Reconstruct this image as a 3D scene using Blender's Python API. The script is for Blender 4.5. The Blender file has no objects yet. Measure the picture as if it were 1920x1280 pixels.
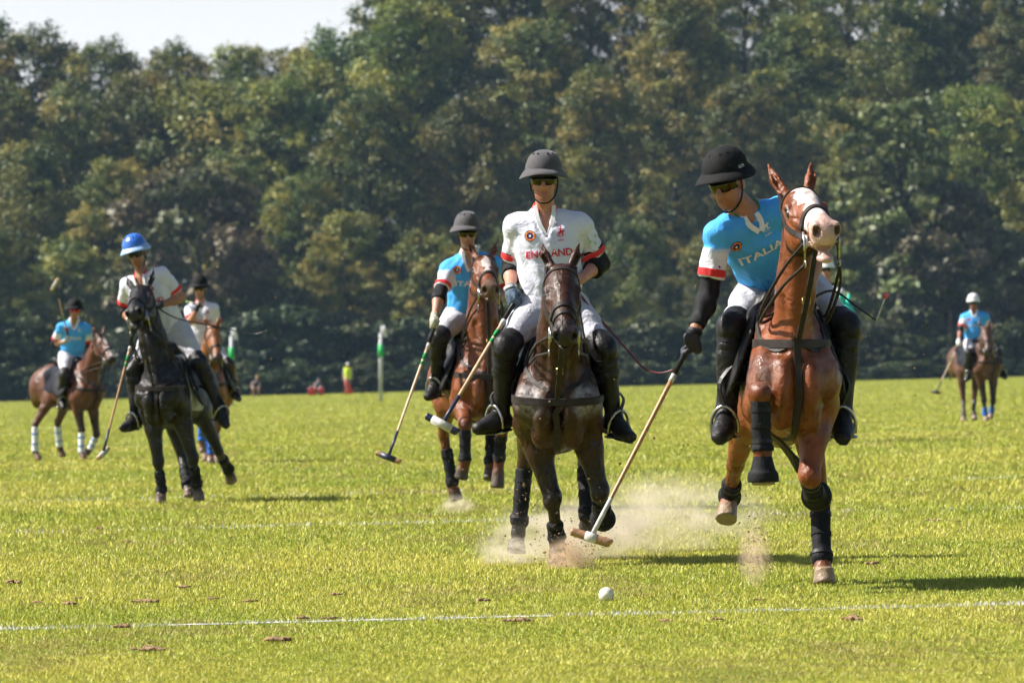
import bpy, bmesh, math, random
import numpy as np
from mathutils import Vector, Matrix
from mathutils.bvhtree import BVHTree

# ------------------------------------------------------------------ camera, sky, sun
scene = bpy.context.scene
COL = scene.collection
R = math.radians
FPX = 1920 * 200 / 36.0          # focal length in photograph pixels
CAM_H = 1.22
HORIZON = 691.0
SLOPE = 0.0246                   # the field rises gently to the right
PITCH = math.atan((HORIZON - 640) / FPX)

cam_d = bpy.data.cameras.new('camera')
cam_d.lens = 200; cam_d.sensor_width = 36
cam_d.clip_start = 0.5; cam_d.clip_end = 5000
cam = bpy.data.objects.new('camera', cam_d)
cam.location = (0, 0, CAM_H)
cam.rotation_euler = (R(90) + PITCH, 0, 0)
cam_d.dof.use_dof = True
cam_d.dof.focus_distance = 33.0
cam_d.dof.aperture_fstop = 7.5
COL.objects.link(cam)
scene.camera = cam

SUN_EL, SUN_BEHIND = 44.0, 6.0  # sun to the left, a little behind the players
SUNV = np.array([-math.cos(R(SUN_EL)) * math.cos(R(SUN_BEHIND)),
                 math.cos(R(SUN_EL)) * math.sin(R(SUN_BEHIND)), math.sin(R(SUN_EL))])
world = bpy.data.worlds.new('World')
scene.world = world
world.use_nodes = True
wn = world.node_tree
wn.nodes.clear()
sky_n = wn.nodes.new('ShaderNodeTexSky'); sky_n.sky_type = 'NISHITA'
sky_n.sun_disc = False
sky_n.sun_elevation = R(SUN_EL)
sky_n.sun_rotation = math.atan2(SUNV[0], SUNV[1])
sky_n.dust_density = 1.6; sky_n.air_density = 1.0; sky_n.ozone_density = 1.0
bg_n = wn.nodes.new('ShaderNodeBackground'); bg_n.inputs['Strength'].default_value = 0.052
out_n = wn.nodes.new('ShaderNodeOutputWorld')
# pale haze low in the sky, the same all round the horizon, thinning upwards
tc_w = wn.nodes.new('ShaderNodeTexCoord'); sep_w = wn.nodes.new('ShaderNodeSeparateXYZ'); wn.links.new(tc_w.outputs['Generated'], sep_w.inputs[0])
mr_w = wn.nodes.new('ShaderNodeMapRange'); mr_w.interpolation_type = 'SMOOTHSTEP'
mr_w.inputs['From Min'].default_value = 0.15; mr_w.inputs['From Max'].default_value = 0.04; mr_w.inputs['To Min'].default_value = 0.0; mr_w.inputs['To Max'].default_value = 0.85
wn.links.new(sep_w.outputs['Z'], mr_w.inputs['Value'])
mix_w = wn.nodes.new('ShaderNodeMixRGB'); mix_w.inputs[2].default_value = (10.6, 10.7, 11.0, 1)
wn.links.new(mr_w.outputs[0], mix_w.inputs[0]); wn.links.new(sky_n.outputs[0], mix_w.inputs[1])
wn.links.new(mix_w.outputs[0], bg_n.inputs[0]); wn.links.new(bg_n.outputs[0], out_n.inputs[0])

sun_d = bpy.data.lights.new('sun', 'SUN')
sun_d.energy = 5.0; sun_d.angle = R(0.53); sun_d.color = (1.0, 0.95, 0.87)
sun = bpy.data.objects.new('sun', sun_d)
sun.rotation_euler = Vector(-SUNV).to_track_quat('-Z', 'Y').to_euler()
COL.objects.link(sun)

vs = scene.view_settings
vs.view_transform = 'Standard'; vs.look = 'None'; vs.gamma = 1.0; vs.exposure = 1.05
vs.use_curve_mapping = False
cy = scene.cycles
cy.use_denoising = True; cy.use_adaptive_sampling = True; cy.adaptive_threshold = 0.03; cy.adaptive_min_samples = 12
cy.max_bounces = 6; cy.diffuse_bounces = 3; cy.glossy_bounces = 2; cy.transmission_bounces = 4
cy.volume_bounces = 2; cy.transparent_max_bounces = 6
cy.volume_step_rate = 1.0; cy.volume_max_steps = 48

# ------------------------------------------------------------------ small helpers
def V(*a): return np.array(a, float)
def nrm(v):
    v = np.asarray(v, float); n = np.linalg.norm(v)
    return v / n if n > 1e-9 else v
CAMP = V(0, 0, CAM_H)
CF = V(0, math.cos(PITCH), math.sin(PITCH)); CU = V(0, -math.sin(PITCH), math.cos(PITCH)); CR = V(1, 0, 0)
def ray(px, py): return CF + CR * (px - 960) / FPX - CU * (py - 640) / FPX
def at(px, py, D): return CAMP + ray(px, py) * D
def ground(x, y=0): return SLOPE * np.clip(x, -45, 45)
def on_ground(px, D):
    x = (px - 960) / FPX * D
    return V(x, D, float(ground(x)))
def reach(parent, px, py, L, sign):
    """point on the pixel's ray at bone length L from parent; sign +1 towards the camera"""
    r = ray(px, py); q = CAMP - parent
    a = r @ r; b = 2 * (r @ q); c = q @ q - L * L
    disc = b * b - 4 * a * c
    if disc < 0: t = -b / (2 * a)
    else: t = (-b - sign * math.sqrt(disc)) / (2 * a)
    return CAMP + r * t

def tag(o, label=None, cat=None, group=None, kind=None):
    if label: o['label'] = label
    if cat: o['category'] = cat
    if group: o['group'] = group
    if kind: o['kind'] = kind
    return o
def empty(name, loc, label, cat, group=None):
    o = bpy.data.objects.new(name, None); o.location = tuple(loc); o.empty_display_size = 0.2
    COL.objects.link(o)
    return tag(o, label, cat, group)
def meshobj(name, verts, faces, mat, parent=None, smooth=True, cols=None):
    """one mesh object, world-space vertices, parented to its thing"""
    me = bpy.data.meshes.new(name)
    verts = np.asarray(verts, float)
    if isinstance(faces, np.ndarray):
        n, w = faces.shape
        me.vertices.add(len(verts)); me.vertices.foreach_set('co', verts.ravel().astype(np.float32))
        me.loops.add(n * w); me.loops.foreach_set('vertex_index', faces.ravel().astype(np.int32))
        me.polygons.add(n); me.polygons.foreach_set('loop_start', np.arange(0, n * w, w, dtype=np.int32))
        me.update(calc_edges=True)
    else:
        me.from_pydata([tuple(v) for v in verts], [], [tuple(f) for f in faces]); me.update()
    if smooth: me.polygons.foreach_set('use_smooth', np.ones(len(me.polygons), bool))
    if cols is not None:
        at_ = me.attributes.new('Col', 'FLOAT_COLOR', 'POINT')
        c4 = np.ones((len(verts), 4), np.float32); c4[:, :3] = cols
        at_.data.foreach_set('color', c4.ravel())
    for m in (mat if isinstance(mat, list) else [mat]): me.materials.append(m)
    o = bpy.data.objects.new(name, me); COL.objects.link(o)
    if parent is not None: attach(o, parent)
    return o
WM = {}
def wloc(o):
    l = np.array(o.location)
    p = o.parent
    while p is not None: l = l + np.array(p.location); p = p.parent
    return l
def attach(o, parent):
    o.parent = parent
    o.matrix_parent_inverse = Matrix.Translation(Vector(-wloc(parent) if parent.type == 'EMPTY' else (0, 0, 0)))

# ------------------------------------------------------------------ materials
def newmat(name):
    m = bpy.data.materials.new(name); m.use_nodes = True
    nt = m.node_tree; b = nt.nodes['Principled BSDF']
    return m, nt, b
def ramp(nt, pairs):
    n = nt.nodes.new('ShaderNodeValToRGB'); e = n.color_ramp.elements
    while len(e) < len(pairs): e.new(0.5)
    for k, (p, c) in enumerate(pairs): e[k].position = p; e[k].color = (*c, 1)
    return n
def noise(nt, scale, detail=4, rough=0.55, coord='Object'):
    tc = nt.nodes.new('ShaderNodeTexCoord'); n = nt.nodes.new('ShaderNodeTexNoise')
    n.inputs['Scale'].default_value = scale; n.inputs['Detail'].default_value = detail
    n.inputs['Roughness'].default_value = rough
    nt.links.new(tc.outputs[coord], n.inputs['Vector'])
    return n
def mat(name, col, rough=0.6, spec=0.5, var=0.25, nscale=9, bump=0.0, bscale=60, metal=0, coat=0, sheen=0,
        vcol=False, rvar=0.1, sub=0.0, bump2=None):
    m, nt, b = newmat(name)
    n = noise(nt, nscale)
    lo = 1 - var; hi = 1 + var
    if vcol:
        a = nt.nodes.new('ShaderNodeAttribute'); a.attribute_name = 'Col'; src = a.outputs['Color']
    else:
        a = nt.nodes.new('ShaderNodeRGB'); a.outputs[0].default_value = (*col, 1); src = a.outputs[0]
    mr = nt.nodes.new('ShaderNodeMapRange'); mr.inputs['From Min'].default_value = 0.3; mr.inputs['From Max'].default_value = 0.7
    mr.inputs['To Min'].default_value = lo; mr.inputs['To Max'].default_value = hi
    nt.links.new(n.outputs['Fac'], mr.inputs['Value'])
    mx = nt.nodes.new('ShaderNodeVectorMath'); mx.operation = 'SCALE'
    nt.links.new(src, mx.inputs[0]); nt.links.new(mr.outputs[0], mx.inputs['Scale'])
    nt.links.new(mx.outputs[0], b.inputs['Base Color'])
    r2 = nt.nodes.new('ShaderNodeMapRange'); r2.inputs['From Min'].default_value = 0.3; r2.inputs['From Max'].default_value = 0.7
    r2.inputs['To Min'].default_value = max(0.03, rough - rvar); r2.inputs['To Max'].default_value = min(1, rough + rvar)
    nt.links.new(n.outputs['Fac'], r2.inputs['Value']); nt.links.new(r2.outputs[0], b.inputs['Roughness'])
    b.inputs['Specular IOR Level'].default_value = spec; b.inputs['Metallic'].default_value = metal
    b.inputs['Coat Weight'].default_value = coat; b.inputs['Coat Roughness'].default_value = 0.3
    b.inputs['Sheen Weight'].default_value = sheen
    if sub:
        b.inputs['Subsurface Weight'].default_value = sub; b.inputs['Subsurface Radius'].default_value = (0.02, 0.008, 0.005)
    if bump:
        n2 = noise(nt, bscale, 5); bp = nt.nodes.new('ShaderNodeBump')
        bp.inputs['Strength'].default_value = bump; bp.inputs['Distance'].default_value = 0.01
        nt.links.new(n2.outputs['Fac'], bp.inputs['Height']); nt.links.new(bp.outputs[0], b.inputs['Normal'])
        if bump2:
            n3 = noise(nt, bump2[1], 4); n3.inputs['Distortion'].default_value = 1.2; b3 = nt.nodes.new('ShaderNodeBump'); b3.inputs['Strength'].default_value = bump2[0]; b3.inputs['Distance'].default_value = bump2[2]
            nt.links.new(n3.outputs['Fac'], b3.inputs['Height']); nt.links.new(b3.outputs[0], bp.inputs['Normal'])
    return m
M = {}
M['coat'] = mat('horse_coat', (1, 1, 1), 0.38, 0.30, 0.42, 6, 0.30, 110, vcol=True, rvar=0.18, bump2=(0.8, 9, 0.025))
M['skin'] = mat('skin', (1, 1, 1), 0.5, 0.45, 0.1, 25, 0.1, 150, vcol=True, sub=0.08)
M['shirt'] = mat('shirt_cloth', (1, 1, 1), 0.75, 0.3, 0.05, 12, 0.25, 60, vcol=True, bump2=(0.6, 12, 0.02))
M['breeches'] = mat('breeches_cloth', (0.50, 0.495, 0.55), 0.8, 0.25, 0.10, 7, 0.3, 50, bump2=(0.7, 15, 0.02))
M['leather'] = mat('black_leather', (0.009, 0.008, 0.0085), 0.48, 0.28, 0.4, 14, 0.25, 40)
M['boot'] = mat('boot_leather', (0.011, 0.0095, 0.0095), 0.44, 0.28, 0.45, 10, 0.3, 60, bump2=(0.45, 16, 0.02))
M['brown_boot'] = mat('brown_boot_leather', (0.03, 0.017, 0.013), 0.4, 0.5, 0.4, 10, 0.3, 22)
M['tack'] = mat('tack_leather', (0.024, 0.017, 0.014), 0.58, 0.25, 0.35, 30, 0.2, 80)
M['neoprene'] = mat('neoprene', (0.010, 0.010, 0.012), 0.75, 0.2, 0.35, 20, 0.35, 60)
M['metal'] = mat('steel', (0.45, 0.44, 0.43), 0.3, 0.5, 0.15, 30, metal=1)
M['brass'] = mat('brass', (0.6, 0.45, 0.18), 0.35, 0.5, 0.15, 30, metal=1)
M['white_pad'] = mat('grey_pad', (0.45, 0.45, 0.46), 0.85, 0.2, 0.25, 12, 0.4, 40)
M['dark_pad'] = mat('navy_pad', (0.018, 0.02, 0.032), 0.85, 0.2, 0.3, 12, 0.4, 60)
M['red'] = mat('red_cloth', (0.62, 0.03, 0.035), 0.75, 0.3, 0.08, 20, 0.2, 60)
M['redprint'] = mat('red_print', (0.55, 0.02, 0.045), 0.7, 0.3, 0.1, 30)
M['whiteprint'] = mat('white_print', (0.75, 0.76, 0.78), 0.7, 0.3, 0.08, 30)
M['greenprint'] = mat('green_print', (0.05, 0.4, 0.09), 0.7, 0.3, 0.1, 30)
M['navyprint'] = mat('navy_print', (0.015, 0.02, 0.09), 0.7, 0.3, 0.1, 30)
M['orangeprint'] = mat('orange_print', (0.7, 0.13, 0.02), 0.7, 0.3, 0.1, 30)
M['goldprint'] = mat('gold_print', (0.75, 0.42, 0.04), 0.7, 0.3, 0.1, 30)
M['whitecloth'] = mat('white_cloth', (0.74, 0.74, 0.76), 0.8, 0.25, 0.06, 20, 0.2, 60)
M['greencloth'] = mat('green_cloth', (0.02, 0.25, 0.06), 0.8, 0.25, 0.06, 20, 0.2, 60)
M['helmet_black'] = mat('black_felt_helmet', (0.008, 0.008, 0.009), 0.8, 0.2, 0.3, 60, 0.3, 220)
M['helmet_grey'] = mat('grey_felt_helmet', (0.062, 0.058, 0.064), 0.8, 0.3, 0.15, 60, 0.3, 220, sheen=0.2)
M['helmet_blue'] = mat('blue_gloss_helmet', (0.03, 0.14, 0.55), 0.25, 0.5, 0.12, 20, coat=0.5)
M['helmet_blue_rim'] = mat('pale_blue_rim', (0.28, 0.42, 0.66), 0.4, 0.5, 0.1, 20)
M['helmet_white'] = mat('white_gloss_helmet', (0.7, 0.7, 0.7), 0.3, 0.5, 0.08, 20, coat=0.3)
M['lens'] = mat('mirrored_lens', (0.05, 0.042, 0.013), 0.08, 0.8, 0.3, 14, metal=0.85)
M['lens_red'] = mat('red_lens', (0.5, 0.03, 0.06), 0.1, 0.8, 0.2, 14, metal=0.7)
M['lens_dark'] = mat('dark_lens', (0.02, 0.02, 0.02), 0.08, 0.8, 0.2, 14, metal=0.6)
M['cane'] = mat('cane', (0.36, 0.19, 0.075), 0.4, 0.5, 0.3, 25, 0.1, 90)
M['cane_pale'] = mat('pale_cane', (0.5, 0.34, 0.2), 0.4, 0.5, 0.25, 25, 0.1, 90)
M['wood'] = mat('mallet_wood', (0.36, 0.2, 0.1), 0.5, 0.4, 0.4, 22, 0.3, 90)
M['tape'] = mat('white_tape', (0.5, 0.48, 0.45), 0.65, 0.4, 0.3, 30, 0.3, 80)
M['navy'] = mat('navy_paint', (0.014, 0.018, 0.05), 0.4, 0.5, 0.3, 30)
M['whip'] = mat('whip_black', (0.02, 0.017, 0.02), 0.4, 0.5, 0.3, 40)
M['whip_red'] = mat('whip_red', (0.16, 0.012, 0.03), 0.4, 0.5, 0.3, 40)
M['pink'] = mat('pink_tip', (0.7, 0.12, 0.2), 0.6, 0.4, 0.1, 40)
M['eye'] = mat('horse_eye', (0.012, 0.008, 0.006), 0.06, 0.7, 0.2, 40, coat=0.6)
M['eyewhite'] = mat('eye_white', (0.6, 0.55, 0.5), 0.2, 0.6, 0.1, 40)
M['hair'] = mat('dark_hair', (0.014, 0.010, 0.008), 0.6, 0.4, 0.4, 50, 0.5, 120)
M['blond'] = mat('blond_hair', (0.3, 0.19, 0.08), 0.6, 0.4, 0.3, 50, 0.5, 120)
M['bluewrap'] = mat('blue_wrap', (0.03, 0.13, 0.5), 0.85, 0.2, 0.15, 20, 0.4, 60)
M['whitewrap'] = mat('white_wrap', (0.66, 0.67, 0.7), 0.85, 0.2, 0.12, 20, 0.4, 60)
M['teal'] = mat('teal_fly_mask', (0.05, 0.5, 0.4), 0.85, 0.2, 0.12, 20, 0.3, 60)
M['glove'] = mat('dark_glove', (0.016, 0.018, 0.026), 0.6, 0.4, 0.5, 30, 0.4, 60)
M['glove_mix'] = mat('pale_glove', (0.4, 0.38, 0.3), 0.7, 0.3, 0.6, 40, 0.3, 60)
M['bluewhite_glove'] = mat('blue_grey_glove', (0.08, 0.12, 0.18), 0.6, 0.3, 0.7, 45, 0.3, 60)
M['teeth'] = mat('teeth', (0.5, 0.42, 0.25), 0.35, 0.5, 0.2, 40)
M['ball'] = mat('worn_white_ball', (0.66, 0.62, 0.55), 0.5, 0.4, 0.28, 22, 0.4, 40)

# ------------------------------------------------------------------ implicit bodies (smooth unions of tapered bones), surface-net mesher
class Prim: pass
def cone(a, b, r1, r2, k=0.03, col=0, u=None, su=1.0, t='', op='+'):
    p = Prim(); p.ty = 'c'; p.a = np.array(a, float); p.b = np.array(b, float); p.r1 = r1; p.r2 = r2; p.k = k
    p.col = col; p.u = None if u is None else nrm(u); p.su = su; p.t = t; p.op = op
    return p
def ell(c, ax, rad, k=0.03, col=0, t='', op='+'):
    p = Prim(); p.ty = 'e'; p.c = np.array(c, float); p.ax = np.array(ax, float); p.rad = np.array(rad, float); p.k = k
    p.col = col; p.t = t; p.op = op
    return p
def frust(a, b, r1, r2, k=0.01, col=0, t='', u=None, su=1.0):
    p = cone(a, b, r1, r2, k, col, u, su, t); p.ty = 'f'
    return p
def bounds(p, g):
    if p.ty == 'e':
        e = np.abs(p.ax.T * (p.rad + g)).sum(axis=1)
        return p.c - e, p.c + e
    s = max(1.0, p.su); r1 = p.r1 * s + g; r2 = p.r2 * s + g
    return np.minimum(p.a - r1, p.b - r2), np.maximum(p.a + r1, p.b + r2)
def ev(p, X, Y, Z, infl=0.0):
    if p.ty == 'e':
        qx = X - p.c[0]; qy = Y - p.c[1]; qz = Z - p.c[2]
        k0 = 0; k1 = 0
        for i in range(3):
            A = p.ax[i]; r = p.rad[i] + infl
            d = (qx * A[0] + qy * A[1] + qz * A[2]) / r
            k0 = k0 + d * d; k1 = k1 + (d / r) ** 2
        k0 = np.sqrt(k0); k1 = np.sqrt(k1) + 1e-9
        return k0 * (k0 - 1) / k1
    ba = p.b - p.a; bb = ba @ ba + 1e-12
    dx = X - p.a[0]; dy = Y - p.a[1]; dz = Z - p.a[2]
    tr = (dx * ba[0] + dy * ba[1] + dz * ba[2]) / bb
    tc_ = np.clip(tr, 0, 1) if p.ty == 'c' else tr
    qx = dx - tc_ * ba[0]; qy = dy - tc_ * ba[1]; qz = dz - tc_ * ba[2]
    q2 = qx * qx + qy * qy + qz * qz
    if p.u is not None and p.su != 1.0:
        qu = qx * p.u[0] + qy * p.u[1] + qz * p.u[2]
        q2 = q2 + qu * qu * (1 / (p.su * p.su) - 1)
    if p.ty == 'c':
        return np.sqrt(np.maximum(q2, 0)) - (p.r1 + (p.r2 - p.r1) * tc_) - infl
    L = math.sqrt(bb); tt = np.clip(tr, 0, 1)
    d1 = np.sqrt(np.maximum(q2, 0)) - (p.r1 + (p.r2 - p.r1) * tt) - infl
    d2 = np.abs(tr - 0.5) * L - 0.5 * L - infl
    return np.maximum(d1, d2)
def smin(a, b, k):
    h = np.maximum(k - np.abs(a - b), 0) / k
    return np.minimum(a, b) - h * h * k * 0.25
EDG = [(0, 1), (2, 3), (4, 5), (6, 7), (0, 2), (1, 3), (4, 6), (5, 7), (0, 4), (1, 5), (2, 6), (3, 7)]
def build(prims, res, infl=0.0, planes=(), disp=None, cut=()):
    """mesh the union; planes = (point, outward normal) keep the inner side"""
    lo = np.full(3, 1e9); hi = -lo
    for p in prims:
        if p.op != '+': continue
        a, b = bounds(p, infl + 2.5 * res); lo = np.minimum(lo, a); hi = np.maximum(hi, b)
    if len(planes):       # shrink the grid with axis-dominant planes is not worth it; keep simple
        pass
    n = np.ceil((hi - lo) / res).astype(int) + 1
    xs = [lo[i] + res * np.arange(n[i]) for i in range(3)]
    F = np.full(n, 0.25, np.float32)
    for p in prims:
        g = infl + p.k + 3 * res + 0.01
        a, b = bounds(p, g)
        i0 = np.maximum(np.floor((a - lo) / res).astype(int), 0); i1 = np.minimum(np.ceil((b - lo) / res).astype(int) + 1, n)
        if np.any(i1 <= i0): continue
        X = xs[0][i0[0]:i1[0], None, None].astype(np.float32); Y = xs[1][None, i0[1]:i1[1], None].astype(np.float32)
        Z = xs[2][None, None, i0[2]:i1[2]].astype(np.float32)
        d = ev(p, X, Y, Z, infl if p.op == '+' else 0)
        sl = (slice(i0[0], i1[0]), slice(i0[1], i1[1]), slice(i0[2], i1[2]))
        if p.op == '+': F[sl] = smin(F[sl], d, p.k)
        else: F[sl] = -smin(-F[sl], d, p.k)
    X = xs[0][:, None, None]; Y = xs[1][None, :, None]; Z = xs[2][None, None, :]
    if disp is not None: F = F + disp(X.astype(np.float32), Y.astype(np.float32), Z.astype(np.float32))
    for c, nn in planes:
        F = np.maximum(F, ((X - c[0]) * nn[0] + (Y - c[1]) * nn[1] + (Z - c[2]) * nn[2]).astype(np.float32))
    for p in cut: F = np.maximum(F, -ev(p, X, Y, Z, 0))
    for ax in range(3):
        s = [slice(None)] * 3
        for e in (0, -1):
            s[ax] = e; F[tuple(s)] = 0.25
    I = F < 0
    S = I.astype(np.int8)
    c = sum(S[i:n[0] - 1 + i, j:n[1] - 1 + j, k:n[2] - 1 + k] for i in (0, 1) for j in (0, 1) for k in (0, 1))
    act = (c > 0) & (c < 8)
    idx = np.argwhere(act)
    if len(idx) == 0: return np.zeros((0, 3)), np.zeros((0, 4), int)
    vid = np.full(act.shape, -1, np.int32); vid[act] = np.arange(len(idx))
    cor = np.array([(i, j, k) for i in (0, 1) for j in (0, 1) for k in (0, 1)])
    vals = np.stack([F[idx[:, 0] + o[0], idx[:, 1] + o[1], idx[:, 2] + o[2]] for o in cor], 1)
    acc = np.zeros((len(idx), 3)); cnt = np.zeros(len(idx))
    for e0, e1 in EDG:
        v0 = vals[:, e0]; v1 = vals[:, e1]; m = (v0 < 0) != (v1 < 0)
        t = np.where(m, v0 / np.where(m, v0 - v1, 1), 0)[:, None]
        acc += np.where(m[:, None], cor[e0] + t * (cor[e1] - cor[e0]), 0); cnt += m
    verts = lo + res * (idx + acc / cnt[:, None])
    quads = []
    for ax in range(3):
        o1, o2 = (ax + 1) % 3, (ax + 2) % 3
        a = [slice(1, -1)] * 3; b = [slice(1, -1)] * 3
        a[ax] = slice(0, n[ax] - 1); b[ax] = slice(1, n[ax])
        A = I[tuple(a)]; B = I[tuple(b)]
        base = np.zeros(3, int); base[o1] = 1; base[o2] = 1
        for flip, mm in ((False, A & ~B), (True, ~A & B)):
            w = np.argwhere(mm) + base
            if len(w) == 0: continue
            q = []
            for d1, d2 in ((0, 0), (1, 0), (1, 1), (0, 1)):
                ww = w.copy(); ww[:, o1] -= d1; ww[:, o2] -= d2
                q.append(vid[ww[:, 0], ww[:, 1], ww[:, 2]])
            q = np.stack(q, 1)
            quads.append(q[:, ::-1] if flip else q)
    f = np.concatenate(quads); f = f[(f >= 0).all(1)]
    return relax(verts, f, 2), f
def relax(v, f, it=1, w=0.45):
    e = np.concatenate([f[:, [0, 1]], f[:, [1, 2]], f[:, [2, 3]], f[:, [3, 0]]])
    for i in range(it):
        s = np.zeros_like(v); n = np.zeros(len(v))
        for a in range(3): s[:, a] = np.bincount(e[:, 0], v[e[:, 1], a], len(v)) + np.bincount(e[:, 1], v[e[:, 0], a], len(v))
        n = np.bincount(e[:, 0], minlength=len(v)) + np.bincount(e[:, 1], minlength=len(v))
        L = s / np.maximum(n, 1)[:, None] - v
        v = v + L * (w if i % 2 == 0 else -w * 0.95)
    return v
def colour(prims, verts, pal, sharp=0.012):
    n = len(verts); best = np.full(n, 1e3); ds = []
    for p in prims:
        if p.op != '+': continue
        a, b = bounds(p, 0.15)
        m = np.nonzero(np.all((verts >= a) & (verts <= b), axis=1))[0]
        if len(m) == 0: continue
        v = verts[m]; d = ev(p, v[:, 0], v[:, 1], v[:, 2]); ds.append((m, d, p.col)); best[m] = np.minimum(best[m], d)
    W = np.zeros(n); C = np.zeros((n, 3))
    for m, d, c in ds:
        w = np.exp(-(d - best[m]) / sharp); W[m] += w; C[m] += w[:, None] * np.array(pal[c])
    return np.where(W[:, None] > 0, C / np.maximum(W, 1e-9)[:, None], np.array(pal[0]))
def wrinkle(seed, amp, f, stretch=None):
    r = np.random.RandomState(seed)
    ks = [nrm(r.normal(size=3) * (1.0 if stretch is None else 0.35) + (0 if stretch is None else nrm(stretch))) * f * r.uniform(0.6, 1.7) for _ in range(6)]
    ph = r.uniform(0, 6.28, 6); kw = [nrm(r.normal(size=3)) * f * 0.45 for _ in range(3)]
    def fn(X, Y, Z):
        w = 0
        for q in kw: w = w + np.sin(X * q[0] + Y * q[1] + Z * q[2])
        s = 0
        for q, a in zip(ks, ph): s = s + np.sin(X * q[0] + Y * q[1] + Z * q[2] + a + 1.1 * w)
        return (amp * (s / 2.5)).astype(np.float32)
    return fn
def bvh_of(v, f): return BVHTree.FromPolygons([tuple(x) for x in v], [tuple(int(i) for i in q) for q in f])

# ------------------------------------------------------------------ sheet / strap / tube shapes
def catmull(pts, n):
    P = [np.array(p, float) for p in pts]
    if len(P) == 2: return [P[0] + (P[1] - P[0]) * t for t in np.linspace(0, 1, n + 1)]
    Q = [2 * P[0] - P[1]] + P + [2 * P[-1] - P[-2]]; out = []
    for i in range(1, len(Q) - 2):
        for t in np.linspace(0, 1, n, endpoint=False):
            a, b, c, d = Q[i - 1:i + 3]
            out.append(0.5 * (2 * b + (c - a) * t + (2 * a - 5 * b + 4 * c - d) * t * t + (3 * b - a - 3 * c + d) * t ** 3))
    out.append(P[-1]); return out
def tube_geo(pts, rad, n=8, flat=None, closed=False):
    """swept tube; rad number or list; flat = (normal list, thickness ratio)"""
    P = [np.array(p, float) for p in pts]; m = len(P)
    rads = [rad] * m if np.isscalar(rad) else list(np.interp(np.linspace(0, 1, m), np.linspace(0, 1, len(rad)), rad))
    vs_, fs = [], []; prev = None
    for i, p in enumerate(P):
        if closed: tg = nrm(P[(i + 1) % m] - P[i - 1])
        else: tg = nrm(P[min(i + 1, m - 1)] - P[max(i - 1, 0)])
        if flat is not None: nn = flat[i]
        elif prev is None: nn = V(0, 0, 1) if abs(tg[2]) < 0.9 else V(1, 0, 0)
        else: nn = prev
        nn = nrm(nn - tg * (nn @ tg)); prev = nn; bb = np.cross(tg, nn)
        for k in range(n):
            a = 2 * math.pi * k / n
            vs_.append(p + (nn * math.cos(a) + bb * math.sin(a)) * rads[i])
    rows = m if closed else m - 1
    for i in range(rows):
        for k in range(n):
            a = i * n + k; b = i * n + (k + 1) % n; j = ((i + 1) % m) * n
            fs.append((a, b, j + (k + 1) % n, j + k))
    if not closed:
        fs.append(tuple(range(n))[::-1]); fs.append(tuple((m - 1) * n + k for k in range(n)))
    return vs_, fs
def tube(name, pts, rad, m, parent=None, n=8, smooth_n=0, closed=False):
    if smooth_n: pts = catmull(pts, smooth_n)
    v, f = tube_geo(pts, rad, n, closed=closed)
    return meshobj(name, v, f, m, parent)
def strap_geo(pts, norms, width, th):
    vs_, fs = [], []; m = len(pts)
    for i in range(m):
        tg = nrm(pts[min(i + 1, m - 1)] - pts[max(i - 1, 0)]); nn = nrm(norms[i] - tg * (norms[i] @ tg)); b = np.cross(tg, nn)
        p = pts[i]
        for s, o in ((-1, -0.6), (-0.86, 1), (0.86, 1), (1, -0.6)): vs_.append(p + b * s * width / 2 + nn * (th * o))
    for i in range(m - 1):
        for k in range(4):
            a = i * 4 + k; b2 = i * 4 + (k + 1) % 4
            fs.append((a, b2, b2 + 4, a + 4))
    fs.append((3, 2, 1, 0)); fs.append(tuple((m - 1) * 4 + k for k in range(4)))
    return vs_, fs
def strap(name, pts, bvh, width, m, parent, th=0.005, n=6, lift=0.002, closed=False):
    """leather strap laid on a body along a polyline"""
    if closed: pts = list(pts) + [pts[0]]
    P, N = [], []
    for p in catmull(pts, n):
        loc, nn, _, _ = bvh.find_nearest(Vector(p))
        if loc is None: continue
        P.append(np.array(loc) + np.array(nn) * lift); N.append(np.array(nn))
    for _ in range(3):
        Q = [P[0]] + [(P[i - 1] + 2 * P[i] + P[i + 1]) / 4 for i in range(1, len(P) - 1)] + [P[-1]]
        P = Q
    for _ in range(10):
        N = [N[0]] + [nrm(N[i - 1] + 2 * N[i] + N[i + 1]) for i in range(1, len(N) - 1)] + [N[-1]]
    out = []
    for p, n_ in zip(P, N):       # keep the strap outside the body after smoothing
        loc, nn, _, _ = bvh.find_nearest(Vector(p)); d = (p - np.array(loc)) @ np.array(nn)
        out.append(p + n_ * max(0, lift - d))
    v, f = strap_geo(out, N, width, th)
    return meshobj(name, v, f, m, parent, smooth=False)
def free_strap(name, pts, normal, width, m, parent, th=0.004, n=6):
    P = catmull(pts, n); N = [np.array(normal, float)] * len(P)
    v, f = strap_geo(P, N, width, th)
    return meshobj(name, v, f, m, parent, smooth=False)
def ring_pts(bvh, c, e1, e2, n=26, far=0.5, a0=0, a1=2 * math.pi):
    out = []
    for i in range(n):
        a = a0 + (a1 - a0) * i / n; d = e1 * math.cos(a) + e2 * math.sin(a)
        loc, nn, _, _ = bvh.ray_cast(Vector(c + d * far), Vector(-d), far)
        if loc is not None: out.append(np.array(loc))
    return out
def torus_pts(c, e1, e2, r1, r2, n=20): return [c + e1 * r1 * math.cos(2 * math.pi * i / n) + e2 * r2 * math.sin(2 * math.pi * i / n) for i in range(n)]
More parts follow.
